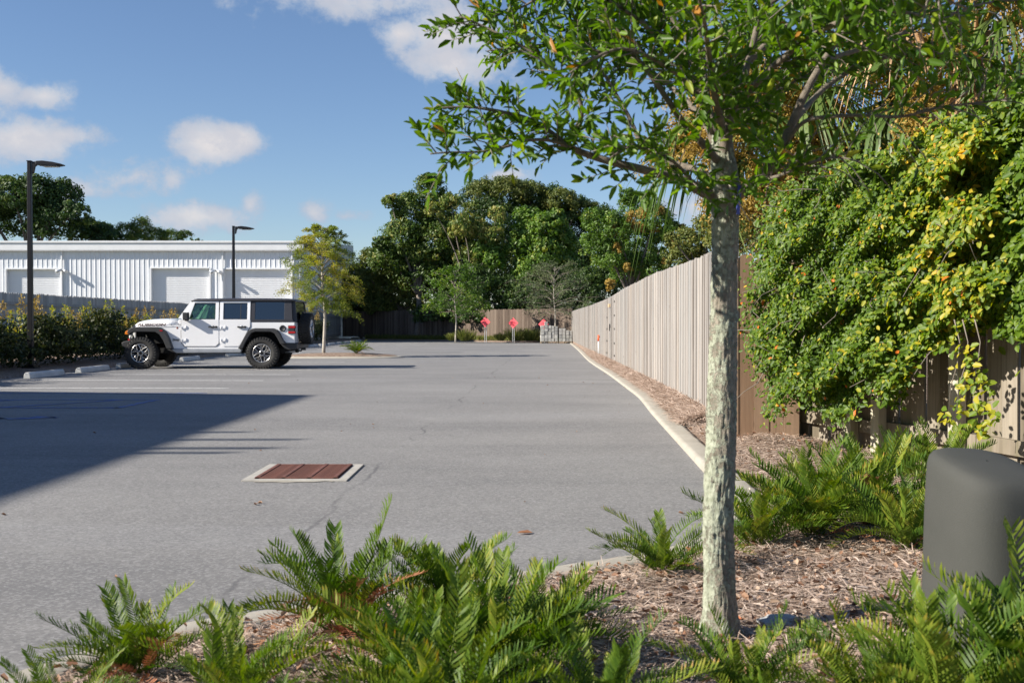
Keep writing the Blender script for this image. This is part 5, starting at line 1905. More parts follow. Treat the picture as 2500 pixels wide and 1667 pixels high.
# ------------------------------------------------------------------ slender trees with visible twigs
def twiggy(name, label, px, pyb, Y, pyc0, pyt, wpx, mat, n, leaf, r0, aspect=.45, spread=.9, group=None, zb=None, limbs=46, droop=.25, twig_up=.35, seed=3, trunkcol=None):
    rs = np.random.default_rng(seed)
    s = Y / F_PX
    b = AT(px, pyb, Y); zb = b.z if zb is None else zb
    zt = AT(px, pyt, Y).z; zc = AT(px, pyc0, Y).z
    o = Vector((b.x, Y, zb))
    th = empty(name, o, 0, label, 'tree', group)
    H = zt - zb
    trunk = catmull([(0, 0, -.1), (.01 * H, 0, H * .3), (-.012 * H, .01 * H, H * .6), (.006 * H, 0, H * .97)], 6)
    mb = MB(); mb.tube(trunk, np.linspace(r0, r0 * .18, len(trunk)), 9); mb.build('trunk', trunkcol or M_TWIG, th)
    mb = MB(); P = []; D = []
    W = wpx * s / 2
    for i in range(limbs):
        f = (i + .5) / limbs
        z = (zc - zb) + f * (H - (zc - zb)) * .93
        k = np.interp(z, trunk[:, 2], np.arange(len(trunk))); c = trunk[int(k)]
        a = i * 2.4 + rs.uniform(-.4, .4)
        L = W * (.45 + .75 * math.sin(PI * min(1, f * .82 + .22)) ** .8) * rs.uniform(.7, 1.1) * spread
        up = twig_up + .7 * f
        p0 = np.array([c[0], c[1], z - L * .15]); d = np.array([math.cos(a), math.sin(a), up])
        p1 = p0 + d * L * .5; p2 = p0 + np.array([math.cos(a + .2), math.sin(a + .2), up * .75 - droop * .5]) * L
        C = catmull([p0, p1, p2], 4)
        mb.tube(C, np.linspace(r0 * .32, .006, len(C)), 5)
        for j in range(7):
            q = C[min(len(C) - 1, 3 + j)]
            dd = unit(np.array([math.cos(a + rs.uniform(-1.6, 1.6)), math.sin(a + rs.uniform(-1.6, 1.6)), rs.uniform(-.2, .8)]))
            l2 = L * rs.uniform(.25, .5)
            e = q + dd * l2 - np.array([0, 0, droop * l2])
            mb.tube([q, (q + e) / 2 + np.array([0, 0, l2 * .1]), e], [.006, .005, .003], 4)
            m = max(3, int(n / limbs / 7))
            tt = rs.random(m) ** .7
            P.append(q + (e - q) * tt[:, None] + rs.normal(0, l2 * .13, (m, 3))); D.append(np.tile(dd, (m, 1)))
    mb.build('branches', M_TWIG, th)
    P = np.concatenate(P); D = np.concatenate(D); m = len(P)
    ax = unit(D + rdirs(m) * .9); ax[:, 2] -= .15
    cl = .5 + .22 * np.sin(P[:, 0] * 3.1 / (W + .2) + P[:, 2] * 2.3) + RNG.normal(0, .18, m)
    me = scatter('leaves', DIAM, P, ax, rdirs(m) + np.array([0, 0, .6]), RNG.uniform(.6, 1.3, m) * leaf, RNG.uniform(.6, 1.3, m) * leaf * aspect, cl, mat)
    tag(link('leaves', me, th), kind='stuff')
    return th


M_PTWIG = plain('pale_twig_bark', (.42, .38, .32), .85, 0, .2, 8, .3)
twiggy('slender_tree', 'slender young yellow-green tree on the little island right of the off-roader', 790, 872, 38.4, 760, 545, 132, LM_YEL, 36000, .062, .065, .42, 1.0, zb=.16, limbs=70, droop=.45, seed=5, trunkcol=M_PTWIG)
twiggy('young_tree', 'young green tree with thin pale trunk before the back fence, left of the signs', 1112, 826, 69.6, 768, 655, 112, LM_MID, 7500, .15, .06, .5, 1.0, 'young trees planted by the back fence', zb=.15, limbs=40, droop=.2, seed=8, trunkcol=M_PTWIG)
twiggy('young_tree', 'pale wispy young tree with silvery twigs behind the block pallets', 1354, 826, 69.9, 760, 645, 150, LM_PALE, 5200, .13, .06, .4, 1.05, 'young trees planted by the back fence', zb=.2, limbs=44, droop=.15, twig_up=.1, seed=12, trunkcol=M_PTWIG)

# ------------------------------------------------------------------ grass clumps and weeds at the far end
def grass_clump(name, px, py, Y, r, h, label, n=420, mat=LM_GRASS, cat='grass clump'):
    b = AT(px, py, Y)
    o = Vector((b.x, Y, .14))
    a = RNG.uniform(0, 2 * PI, n); rr = r * RNG.random(n) ** .6
    P = np.column_stack([np.cos(a) * rr * .4, np.sin(a) * rr * .4, np.zeros(n)])
    ax = np.column_stack([np.cos(a) * rr / r * r * 1.0, np.sin(a) * rr, np.full(n, h)])
    me = scatter(name, NEEDLE, P, ax, rdirs(n), h * RNG.uniform(.6, 1.15, n), .028, RNG.beta(2, 2, n), mat)
    tag(link(name, me, None, o), label, cat, 'grass clumps along the back fence')


grass_clump('ornamental_grass', 1136, 834, 69.6, .75, .75, 'bright grass clump right of the thin young tree trunk')
grass_clump('ornamental_grass', 1258, 834, 69.9, .75, .85, 'bright grass clump behind the middle diamond sign')
grass_clump('ornamental_grass', 1296, 834, 70.2, .6, .8, 'brownish grass clump between the middle sign and the block pallets', mat=LM_OLIVE)
grass_clump('ornamental_grass', 1222, 834, 70.0, .45, .5, 'small low grass clump between the two left diamond signs')
grass_clump('ornamental_grass', 1104, 834, 70.5, .5, .5, 'low grass clump left of the thin young tree trunk')
n = 9000
f = RNG.random(n)
P = np.column_stack([-11.2 + f * 15, 82.8 - f * 13.9 + RNG.random(n) * 1.6, .12 + 0 * f]); P[:, 2] = .1 + .05 * RNG.random(n)
ax = rdirs(n) * .6 + np.array([0, 0, 1.0])
tag(link('verge_grass', scatter('verge_grass', NEEDLE, P, ax, rdirs(n), RNG.uniform(.1, .38, n), .03, RNG.random(n), LM_GRASS)), kind='stuff', label='weedy grass along the foot of the back fence')

# ------------------------------------------------------------------ hedge shrubs along the left fence
def shrub(i, X, Y, h, w, label, sprays):
    o = Vector((X, Y, .1))
    th = empty('hedge_shrub', o, 0, label, 'shrub', 'dark shrubs of the left hedge')
    bl = []
    for k in range(6):
        bl.append((X + RNG.uniform(-.5, .45) * w, Y + RNG.uniform(-.5, .5) * w, .1 + h * RNG.uniform(.25, .75), w * .48, w * .48, h * .3))
    bl.append((X, Y, h * .45, w * .6, w * .6, h * .5)); bl.append((X + .45, Y, .1 + h * .22, w * .42, w * .6, h * .3))
    limb_mesh('stems', o, [(b[0], b[1], b[2]) for b in bl[:5]], .03, M_BARK, th, o)
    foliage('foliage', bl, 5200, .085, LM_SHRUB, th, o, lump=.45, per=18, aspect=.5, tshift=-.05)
    P = []; T = []
    for k in range(sprays):
        bx_, by_ = X + RNG.uniform(-.55, .4) * w, Y + RNG.uniform(-.6, .6) * w
        hh = RNG.uniform(.25, .62)
        m = 85
        t_ = RNG.random(m)
        P.append(np.column_stack([bx_ + RNG.normal(0, .11, m) * (1.1 - t_), by_ + RNG.normal(0, .11, m) * (1.1 - t_), h * .92 + t_ * hh]))
    if P:
        P = np.concatenate(P) - np.array(o); m = len(P)
        me = scatter('young_sprays', DIAM, P, rdirs(m) + np.array([0, 0, .8]), rdirs(m), RNG.uniform(.04, .09, m), .028, .35 + .65 * RNG.random(m), LM_YEL if i % 2 else LM_GOLD)
        link('young_sprays', me, th)


k = 0
Y = 19.6
while Y < 66:
    step = 1.25 + .02 * (Y - 20)
    h = 1.22 + .25 * math.sin(k * 2.3) + RNG.uniform(-.12, .12)
    where = 'near the lamp' if Y < 34 else 'beyond the off-roader'
    nth = k + 1
    shrub(k, -12.05 + RNG.uniform(-.12, .12), Y, h, 1.15, 'dark hedge shrub %s, %s of the left row from the near end' % (where, ORD[k]), int(RNG.integers(3, 7)))
    Y += step; k += 1

# ------------------------------------------------------------------ coontie plants
def frond_mesh(name, L, n, pl, arch, twist, mat, pw=.0085, fold=.5, seed=0):
    rs = np.random.default_rng(seed)
    s = np.linspace(0, 1, 14)
    ang = .12 + arch * s ** 1.5
    x = np.concatenate([[0], np.cumsum(np.sin(ang[1:]) * L / 13)]); z = np.concatenate([[0], np.cumsum(np.cos(ang[1:]) * L / 13)])
    y = twist * L * s ** 2 + .03 * L * np.sin(s * 5 + seed)
    R = np.column_stack([x, y, z])
    V1, F1 = tube_arrays(R, np.linspace(.0032, .0009, 14), 4)
    t0 = np.linspace(.22, .995, n)
    Vs = [V1]; Fs = [F1]; tn = [np.full(len(V1), .62)]
    base = len(V1)
    T = unit(np.gradient(R, axis=0))
    q_all = []
    for sgn in (-1, 1):
        for i, t in enumerate(t0):
            k = t * 13; i0 = min(12, int(k)); fr = k - i0
            p = R[i0] * (1 - fr) + R[i0 + 1] * fr; tg = T[i0]
            side = np.array([0, 1.0, 0]) * sgn
            nrm = unit(np.cross(tg, np.array([0, 1.0, 0])))
            if nrm[2] < 0: nrm = -nrm
            fwd = .55 + .65 * t ** 2
            u = (t - .22) / .78
            l = pl * (math.sin(PI * min(1, .24 + .58 * u)) ** .6) * rs.uniform(.85, 1.1)
            d = unit(side + tg * fwd + nrm * fold * rs.uniform(.6, 1.3))
            wv = unit(np.cross(d, nrm) + nrm * rs.uniform(-.5, .5))
            w = pw * rs.uniform(.85, 1.15)
            mid = p + d * l * .5 + tg * l * .05
            tip = p + d * l * .95 + tg * l * .20 + nrm * l * .16
            P = [p - wv * w * .25, p + wv * w * .25, mid + wv * w * .5, mid - wv * w * .5, p + d * l * .8 + tg * l * .1 + wv * w * .42, p + d * l * .8 + tg * l * .1 - wv * w * .42, tip]
            Vs.append(np.array(P)); Fs.append(np.array([(0, 1, 2, 3), (3, 2, 4, 5)]) + base); q_all.append((base + 5, base + 4, base + 6))
            tn.append(np.concatenate([np.full(4, np.clip(.42 + rs.normal(0, .14), 0, 1)), np.full(3, np.clip(.6 + rs.normal(0, .2) + .25 * u ** 4, 0, 1))])); base += 7
    return np_mesh(name, np.concatenate(Vs), [np.concatenate(Fs), np.array(q_all)], mat, False, np.concatenate(tn))


FRONDS = []
for i in range(10):
    FRONDS.append((frond_mesh('frond', .47, 25 + i % 3 * 2, .058, .15 + .13 * i, (-1) ** i * (.06 + .03 * (i % 4)), LM_FERN, .0080, .45 + .14 * (i % 5), seed=i)))
DFRONDS = [frond_mesh('dead_frond', .42, 20, .055, .7 + .5 * i, .1, LM_DEADFROND, .008, .1 + .3 * i, seed=40 + i) for i in range(3)]


def coontie(px, py, label, n=18, size=1.0, dead=0, z=.12, lean=(0, 0), wide=1.0, sector=None, loc=None, lo=.12, hi=1.0):
    g = G(px, py, z) if loc is None else Vector(loc)
    g.z = bed_height(g.x, g.y) - .01 if loc is None or len(loc) < 3 else g.z
    if g.z < .02: g.z = .09
    n = int(n * 2.7)
    th = empty('coontie_plant', g, 0, label, 'coontie plant', 'coontie plants in the mulch beds')
    for i in range(n + dead):
        isdead = i >= n
        a = i * 2.399 + RNG.uniform(-.3, .3) if sector is None else RNG.uniform(*sector)
        if i >= n: a = RNG.uniform(-2.6, -.4)
        f = (i + .5) / max(1, n)
        tilt = (lo + (hi - lo) * f ** .8) * wide if not isdead else RNG.uniform(.25, 1.3)
        me = (DFRONDS if isdead else FRONDS)[int(RNG.integers(3 if isdead else 10))]
        Mx = Matrix.Translation((RNG.uniform(-.03, .03), RNG.uniform(-.03, .03), 0)) @ Matrix.Rotation(a, 4, 'Z') @ Matrix.Rotation(tilt * .80, 4, 'Y') @ Matrix.Rotation(RNG.uniform(-.6, .6), 4, 'Z')
        Mx = Matrix.Rotation(lean[0], 4, 'X') @ Matrix.Rotation(lean[1], 4, 'Y') @ Mx @ Matrix.Scale(size * RNG.uniform(.72, 1.2), 4)
        link('dead_frond' if isdead else 'frond', me, th, mat4=Mx)
    return th


coontie(345, 1670, 'coontie clump at the lower left hanging over the kerb with browned tips', 13, .62, 8, lean=(.05, -.15))
coontie(585, 1760, 'bright coontie at the bottom edge left of the bare mulch patch', 10, .66, 0, lean=(0, 0))
coontie(840, 1575, 'tall coontie with rusty dead fronds, second clump from the left', 14, .80, 14, lean=(0, -.05))
coontie(1085, 1530, 'tallest upright coontie by the kerb near the photo middle', 17, .74, 2, lean=(0, .02))
coontie(1000, 1720, 'deep green coontie forming the left part of the big central mass', 14, .70, 1)
coontie(1215, 1690, 'deep green coontie forming the right part of the big central mass', 19, .76, 0)
coontie(1330, 1600, 'spreading coontie at the right end of the central mass, beside open mulch', 12, .62, 0, lean=(0, .2))
coontie(1080, 1850, 'soft foreground coontie cropped at the bottom centre', 16, .78, 0)
coontie(1480, 1830, 'bright low coontie at the bottom edge left of the trunk', 14, .60, 0)
coontie(1625, 1405, 'open coontie on bare stalks just left of the oak trunk by the kerb', 11, .70, 1, lo=.25, hi=1.15)
coontie(1845, 1345, 'dark coontie just right of the oak trunk behind it', 12, .82, 1)
coontie(1990, 1330, 'large coontie at the left of the thick group before the old fence', 20, .90, 1, lean=(0, -.1))
coontie(2120, 1310, 'large coontie in the middle of the thick group before the old fence', 20, .92, 2)
coontie(2215, 1370, 'coontie at the right of the thick group beside the grey pedestal', 15, .82, 2)
coontie(2010, 1235, 'coontie at the back of the thick group against the fence post', 13, .68, 0)
coontie(2290, 1220, 'tall coontie behind the grey pedestal', 15, .84, 0)
coontie(2200, 1190, 'coontie against the old fence rail', 12, .66, 0)
coontie(1820, 1760, 'small yellow-green coontie in front of the oak trunk foot', 12, .56, 0, lo=.1, hi=.8)
coontie(2330, 1850, 'big bright coontie in the lower right corner before the pedestal', 20, .84, 0)
coontie(2130, 1800, 'coontie at the bottom edge left of the pedestal', 14, .60, 1)
coontie(2560, 1800, 'coontie at the extreme lower right corner of the photo', 18, .95, 0)
coontie(700, 1900, 'coontie cropped by the bottom edge in the left half', 8, .46, 0)
coontie(150, 1800, 'coontie cropped by the bottom left corner', 8, .45, 1)
ci = coontie(0, 0, 'little coontie alone on the small island', 16, 1.15, 1, loc=(-5.42, 37.9, .16), lo=.3, hi=1.1)

# ------------------------------------------------------------------ vine hedge over the fences at right
HP0, HP1 = np.array([2.10, 9.45]), np.array([3.42, 6.55])
HN = np.array([-(HP1 - HP0)[1], (HP1 - HP0)[0]]); HN = HN / np.linalg.norm(HN)
if HN[0] > 0: HN = -HN                                   # towards the lot
HEDGE = [(1868, 560), (1880, 500), (1930, 455), (2000, 430), (2080, 405), (2130, 392), (2190, 375), (2240, 340), (2290, 310), (2340, 290), (2400, 262), (2450, 232), (2520, 200), (2640, 180), (2640, 830),
         (2500, 815), (2440, 790), (2350, 790), (2290, 830), (2225, 862), (2200, 960), (2165, 975), (2120, 900), (2085, 985), (2040, 1030), (1985, 965), (1930, 955), (1893, 1012), (1872, 1000), (1880, 945), (1838, 880), (1822, 800), (1832, 700), (1846, 640)]
STRAND = [(2310, 850), (2370, 840), (2400, 900), (2420, 960), (2448, 1050), (2400, 1075), (2330, 1060), (2290, 1000), (2340, 960), (2330, 900)]


def in_poly(x, y, poly):
    inside = np.zeros(len(x), bool)
    n = len(poly)
    for i in range(n):
        x1, y1 = poly[i]; x2, y2 = poly[(i + 1) % n]
        c = ((y1 > y) != (y2 > y)) & (x < (x2 - x1) * (y - y1) / (y2 - y1 + 1e-9) + x1)
        inside ^= c
    return inside


def on_plane(px, py, shift):
    """meet the view ray with the upright plane of the hedge pushed `shift` towards the lot"""
    u = (px - W_PX / 2) / F_PX; v = (H_PX / 2 - py) / F_PX
    c, s = math.cos(PITCH), math.sin(PITCH)
    dx, dy, dz = u, c + v * s, -s + v * c
    P0 = HP0[None] + HN[None] * np.asarray(shift)[:, None]
    t = (P0 @ HN) / (dx * HN[0] + dy * HN[1])
    if np.ndim(t) > 1: t = np.diagonal(t)
    t = (P0[:, 0] * HN[0] + P0[:, 1] * HN[1]) / (dx * HN[0] + dy * HN[1])
    return np.column_stack([dx * t, dy * t, CAM_Z + dz * t])


def vine_hedge():
    o = Vector((2.6, 8.6, 0))
    th = empty('vine_hedge', o, 0, 'glossy green vine hedge spilling over the fences on the right', 'hedge')
    def shell(n, poly, lo, hi, jit=16):
        x = RNG.uniform(1780, 2640, n * 3); y = RNG.uniform(150, 1100, n * 3)
        ok = in_poly(x + RNG.normal(0, jit, len(x)) , y + RNG.normal(0, jit, len(x)), poly)
        x, y = x[ok][:n], y[ok][:n]
        # relief: lobes of foliage
        r = np.clip(.5 + .30 * np.sin(x / 33 + np.sin(y / 31) * 1.5) + .30 * np.sin(y / 27 + 1.3 * np.sin(x / 41)) + .12 * np.sin(x / 13 + y / 17), 0, 1.1)
        # density gaps between lobes
        sft = lo + (hi - lo) * r * RNG.uniform(.55, 1.0, len(x))
        return x, y, on_plane(x, y, sft), r
    me_all = []
    for n, lo, hi, size in ((38000, -.04, .30, .041), (17000, -.45, .05, .050)):
        x, y, P, r = shell(n, HEDGE, lo, hi)
        m = len(P)
        right = np.clip((x - 2120) / 260, 0, 1)
        L = RNG.uniform(.6, 1.35, m) * (size + .014 * right)
        nr = unit(np.column_stack([np.full(m, HN[0]), np.full(m, HN[1]), np.full(m, .75)]) + rdirs(m) * .75)
        ax = np.cross(nr, rdirs(m)); ax[:, 2] -= .25
        yel = np.exp(-(((x - 2320) / 170) ** 2 + ((y - 600) / 300) ** 2)) + .75 * np.exp(-(((x - 2330) / 150) ** 2 + ((y - 360) / 80) ** 2))
        t = .31 + .30 * yel * RNG.uniform(.4, 1.15, m) + RNG.normal(0, .20, m) + .10 * (r - .5)
        t = np.where(RNG.random(m) < .004, 1.0, np.minimum(t, .93))
        t = np.where(x > 2470, np.minimum(t, .5), t)  # far right leaves held dark: the oak crown's shade put into the tint
        me = scatter('foliage', LEAF, P - np.array(o), ax, nr, L, L * RNG.uniform(.5, .68, m), t, LM_VINE)
        tag(link('foliage', me, th), kind='stuff')
    # dangling strand with larger yellow-green leaves
    x = RNG.uniform(2280, 2460, 3000); y = RNG.uniform(830, 1090, 3000)
    ok = in_poly(x, y, STRAND); x, y = x[ok][:230], y[ok][:230]
    P = on_plane(x, y, .28 + RNG.uniform(-.08, .08, len(x)))
    LP = P
    m = len(P)
    me0 = [np_mesh('leaf', LEAF[0] * np.array([1, .6, 1]), [LEAF[1][0]], LM_VINE, False, np.full(6, t_)) for t_ in (.45, .62, .72, .82, .9)]
    def leaf_obj(p, size, tcl, nrv):
        nr = Vector(nrv).normalized(); ax = nr.cross(Vector(rdirs(1)[0])).normalized(); sd = ax.cross(nr)
        Mx = Matrix((ax, sd, nr)).transposed().to_4x4(); Mx = Matrix.Translation(Vector(p) - o) @ Mx @ Matrix.Scale(size, 4)
        link('leaf', me0[tcl], th, mat4=Mx)
    for p in LP[:150]:
        leaf_obj(p, RNG.uniform(.042, .070), int(RNG.integers(0, 4)), (HN[0] + RNG.normal(0, .5), HN[1] + RNG.normal(0, .5), .7))
    # large leaves standing out at the yellowish right part
    x = np.concatenate([RNG.normal(2310, 70, 90), RNG.normal(2150, 90, 60)]); y = np.concatenate([RNG.normal(620, 130, 90), RNG.normal(820, 60, 60)])
    P = on_plane(x, y, .42 + RNG.uniform(-.06, .04, len(x)))
    for p in P[:140]:
        leaf_obj(p, RNG.uniform(.04, .062), int(RNG.integers(0, 4)), (HN[0] + RNG.normal(0, .5), HN[1] + RNG.normal(0, .5), .7))
    # stems
    mb = MB()
    for k in range(70):
        px, py = RNG.uniform(1880, 2480), RNG.uniform(420, 900)
        if not in_poly(np.array([px]), np.array([py]), HEDGE)[0]: continue
        q = [on_plane(np.array([px]), np.array([py]), np.array([-.1]))[0] - np.array(o)]
        d = unit(np.array([HN[0] * .5, HN[1] * .5, RNG.uniform(-1, .6)]) + RNG.normal(0, .4, 3))
        for j in range(4): q.append(q[-1] + d * .14); d = unit(d + RNG.normal(0, .3, 3) + np.array([0, 0, -.15]))
        mb.tube(q, np.linspace(.006, .002, 5), 4)
    for sx in (2330, 2380, 2350):
        q = [on_plane(np.array([sx + 14 * math.sin(j * 1.3)]), np.array([780 + j * 55]), np.array([.24]))[0] - np.array(o) for j in range(5)]
        mb.tube(q, np.linspace(.005, .002, 5), 4)
    mb.build('stems', M_TWIG, th)


vine_hedge()

# ------------------------------------------------------------------ fan palms behind the hedge
def fan_mesh(name, mat, n=34, petiole=.8, blade=.85, droop=.5, seed=0, w=.034, spread=2.1):
    rs = np.random.default_rng(seed)
    V = []; Q = []; tn = []
    pet = catmull([(0, 0, 0), (petiole * .5, 0, petiole * .16), (petiole, 0, .02 - droop * .18)], 3)
    V1, F1 = tube_arrays(pet, np.linspace(.017, .009, len(pet)), 5)
    V.append(V1); Q.append(F1); tn.append(np.full(len(V1), .7)); base = len(V1)
    end = pet[-1]
    for i in range(n):
        a = -spread + 2 * spread * (i + .5) / n
        d = np.array([math.cos(a * .55) * .9 + .05, math.sin(a) * .95, .12 * math.cos(a)])
        d = unit(d)
        L = blade * (.72 + .28 * math.cos(a)) * rs.uniform(.88, 1.08)
        side = unit(np.cross(d, [0, 0, 1.0]))
        ts = [0, .3, .55, .8, 1.0]
        ws = [w * .35, w, w * .85, w * .5, w * .06]
        dr = droop * rs.uniform(.7, 1.4)
        P = []
        for t_, ww in zip(ts, ws):
            c = end + d * L * t_ * (1 - .22 * dr * t_) + np.array([0, 0, -dr * L * t_ ** 2.3])
            P += [c - side * ww / 2, c + side * ww / 2 + np.array([0, 0, ww * .3])]
        V.append(np.array(P)); Q.append(np.array([(2 * k, 2 * k + 1, 2 * k + 3, 2 * k + 2) for k in range(4)]) + base)
        tn.append(np.full(10, np.clip(.5 + rs.normal(0, .2), 0, 1))); base += 10
    return np_mesh(name, np.concatenate(V), [np.concatenate(Q)], mat, False, np.concatenate(tn))


PG = [fan_mesh('frond', LM_PALM, 36, .85, .95, .35 + .25 * i, i) for i in range(4)]
PD = [fan_mesh('dead_frond', LM_PALMDEAD, 28, .7, .85, .8 + .5 * i, 20 + i, .03, 1.5) for i in range(3)]


def inflorescence(parent, M0, seed):
    rs = np.random.default_rng(seed)
    P = []; mb = MB()
    main = catmull([(0, 0, 0), (.45, 0, .18), (.9, 0, -.05), (1.15, 0, -.55)], 6)
    mb.tube(main, np.linspace(.014, .005, len(main)), 5)
    for k in range(60):
        c = main[int(rs.integers(4, len(main)))]
        d = unit(rs.normal(size=3) + np.array([.4, 0, -.5])); e = c + d * rs.uniform(.12, .36)
        mb.tube([c, (c + e) / 2 + np.array([0, 0, .03]), e], [.005, .004, .003], 4)
        m = 80
        P.append(c + (e - c) * rs.random((m, 1)) + rs.normal(0, .035, (m, 3)))
    o1 = mb.build('flower_stalk', LM_GOLD, parent); o1.matrix_local = M0
    P = np.concatenate(P); m = len(P)
    me = scatter('seeds', DIAM, P, rdirs(m), rdirs(m), RNG.uniform(.018, .036, m), .018, RNG.random(m), LM_GOLD)
    link('seeds', me, o1)


def palm(label, px, py, Y, n, nd, seedlist, s=1.0, extra=()):
    c = AT(px, py, Y)
    th = empty('fan_palm', (c.x, Y, 0), 0, label, 'palm', 'fan palms behind the hedge')
    mb = MB(); tr = [(0, 0, 0), (.04, 0, c.z * .4), (-.03, .02, c.z * .75), (0, 0, c.z)]
    mb.tube(catmull(tr, 6), np.linspace(.17, .14, 19), 12)
    for k in range(60):
        z = c.z - 1.4 + 1.5 * k / 60; a = k * 2.4
        mb.box((.15 * math.cos(a), .15 * math.sin(a), z), (.10, .06, .16), Matrix.Rotation(a, 3, 'Z') @ Matrix.Rotation(.5, 3, 'Y'))
    mb.build('trunk', plain('palm_fibre', (.20, .13, .08), .9, 0, .3, 10, .6), th)
    top = Matrix.Translation((0, 0, c.z))
    for i in range(n):
        a = i * 2.399; el = 1.15 - 1.75 * (i / n)
        Mx = top @ Matrix.Rotation(a, 4, 'Z') @ Matrix.Rotation(-el, 4, 'Y') @ Matrix.Rotation(RNG.uniform(-.4, .4), 4, 'X') @ Matrix.Scale(s * RNG.uniform(.85, 1.1), 4)
        link('frond', PG[i % 4], th, mat4=Mx)
    for i in range(nd):
        a = i * 2.399 + 1.0; el = -.75 - .6 * (i / max(1, nd))
        Mx = top @ Matrix.Rotation(a, 4, 'Z') @ Matrix.Rotation(-el, 4, 'Y') @ Matrix.Scale(s * RNG.uniform(.8, 1.05), 4)
        link('dead_frond', PD[i % 3], th, mat4=Mx)
    for k, a in enumerate(seedlist):
        inflorescence(th, top @ Matrix.Rotation(a, 4, 'Z') @ Matrix.Rotation(-.1 if k % 2 else .35, 4, 'Y') @ Matrix.Scale(s * 1.25, 4), 50 + k)
    for nm, me, a, el, roll, sc in extra:
        Mx = top @ Matrix.Rotation(a, 4, 'Z') @ Matrix.Rotation(-el, 4, 'Y') @ Matrix.Rotation(roll, 4, 'X') @ Matrix.Scale(s * sc, 4)
        link(nm, me, th, mat4=Mx)
    return th


palm('fan palm with golden seed stalks right behind the oak tree fork', 1965, 265, 11.8, 26, 18, [3.5, 3.9, 4.3, 3.2, 4.0, 5.4, 4.7, 3.7], 1.0,
     extra=[('frond', PG[3], 2.85, .0, .3, 1.25), ('frond', PG[2], 3.6, -.5, .2, 1.1), ('dead_frond', PD[0], 3.2, .25, .2, 1.0), ('dead_frond', PD[1], 4.7, -.9, 0, 1.1), ('dead_frond', PD[2], 4.3, -1.0, 0, 1.1)])
palm('fan palm with tan dead fronds above the upper right hedge', 2380, 110, 10.4, 26, 22, [3.9, 4.7], 1.05,
     extra=[('dead_frond', PD[0], 3.6, .1, .2, 1.15), ('dead_frond', PD[1], 4.2, -.35, 0, 1.2), ('dead_frond', PD[2], 4.9, -.5, 0, 1.2), ('dead_frond', PD[1], 3.9, -.7, .2, 1.2), ('dead_frond', PD[0], 4.4, .5, .0, 1.1)])
tree('background_bush', 'dense green bush mass behind the vine hedge',
     px_blobs([(1900, 470, 60, 60), (1990, 430, 70), (2100, 420, 90), (2200, 380, 90), (2330, 330, 100), (2450, 300, 110), (1860, 560, 40), (2560, 300, 120), (2250, 300, 60)], 14.5, .6),
     (5.2, 14.6), .1, 15000, .10, LM_OLIVE, 'bushes behind the hedge', lump=.4, per=20, cat='bush', tshift=.05)

# ------------------------------------------------------------------ the young oak in the foreground
def mat_lichen_bark():
    m, t, bs, out = new_mat('lichen_bark')
    g = t.new('ShaderNodeTexCoord').outputs['Object']
    fur = t.noise(t.mapping(g, (62, 62, 24)), 1.0, 7, .75, .6)
    fine = t.noise(g, 130, 4, .75)
    c = t.ramp(fur, [(.3, (.14, .115, .088)), (.5, (.31, .275, .22)), (.7, (.44, .395, .33))])
    li = t.noise(g, 52, 8, .82, .3)
    lo = t.noise(t.mapping(g, (15, 15, 12)), 1.0, 5, .65)
    sp = t.new('ShaderNodeSeparateXYZ', ins={0: g})
    # lichen grows thicker on the weather side and between knee and head height
    side = t.math('MULTIPLY', sp.outputs[0], -.55)
    k = t.math('ADD', t.math('ADD', t.math('MULTIPLY', li, .6), t.math('MULTIPLY', lo, .5)), side)
    c = t.mix(t.math('MULTIPLY', t.sstep(k, .505, .575), .85), c, t.ramp(t.noise(g, 60, 4, .7), [(.35, (.28, .31, .225)), (.65, (.49, .525, .415))]))
    c = t.mix(t.math('MULTIPLY', t.sstep(t.noise(g, 28, 5, .7), .66, .72), .5), c, (.50, .50, .42))
    setin(t, bs, 'Base Color', c); setin(t, bs, 'Roughness', .9); setin(t, bs, 'Specular IOR Level', .2)
    h = t.math('ADD', fur, t.math('ADD', t.math('MULTIPLY', t.sstep(k, .505, .575), .35), t.math('MULTIPLY', fine, .5)))
    setin(t, bs, 'Normal', t.bump(h, .9, .0065))
    return m


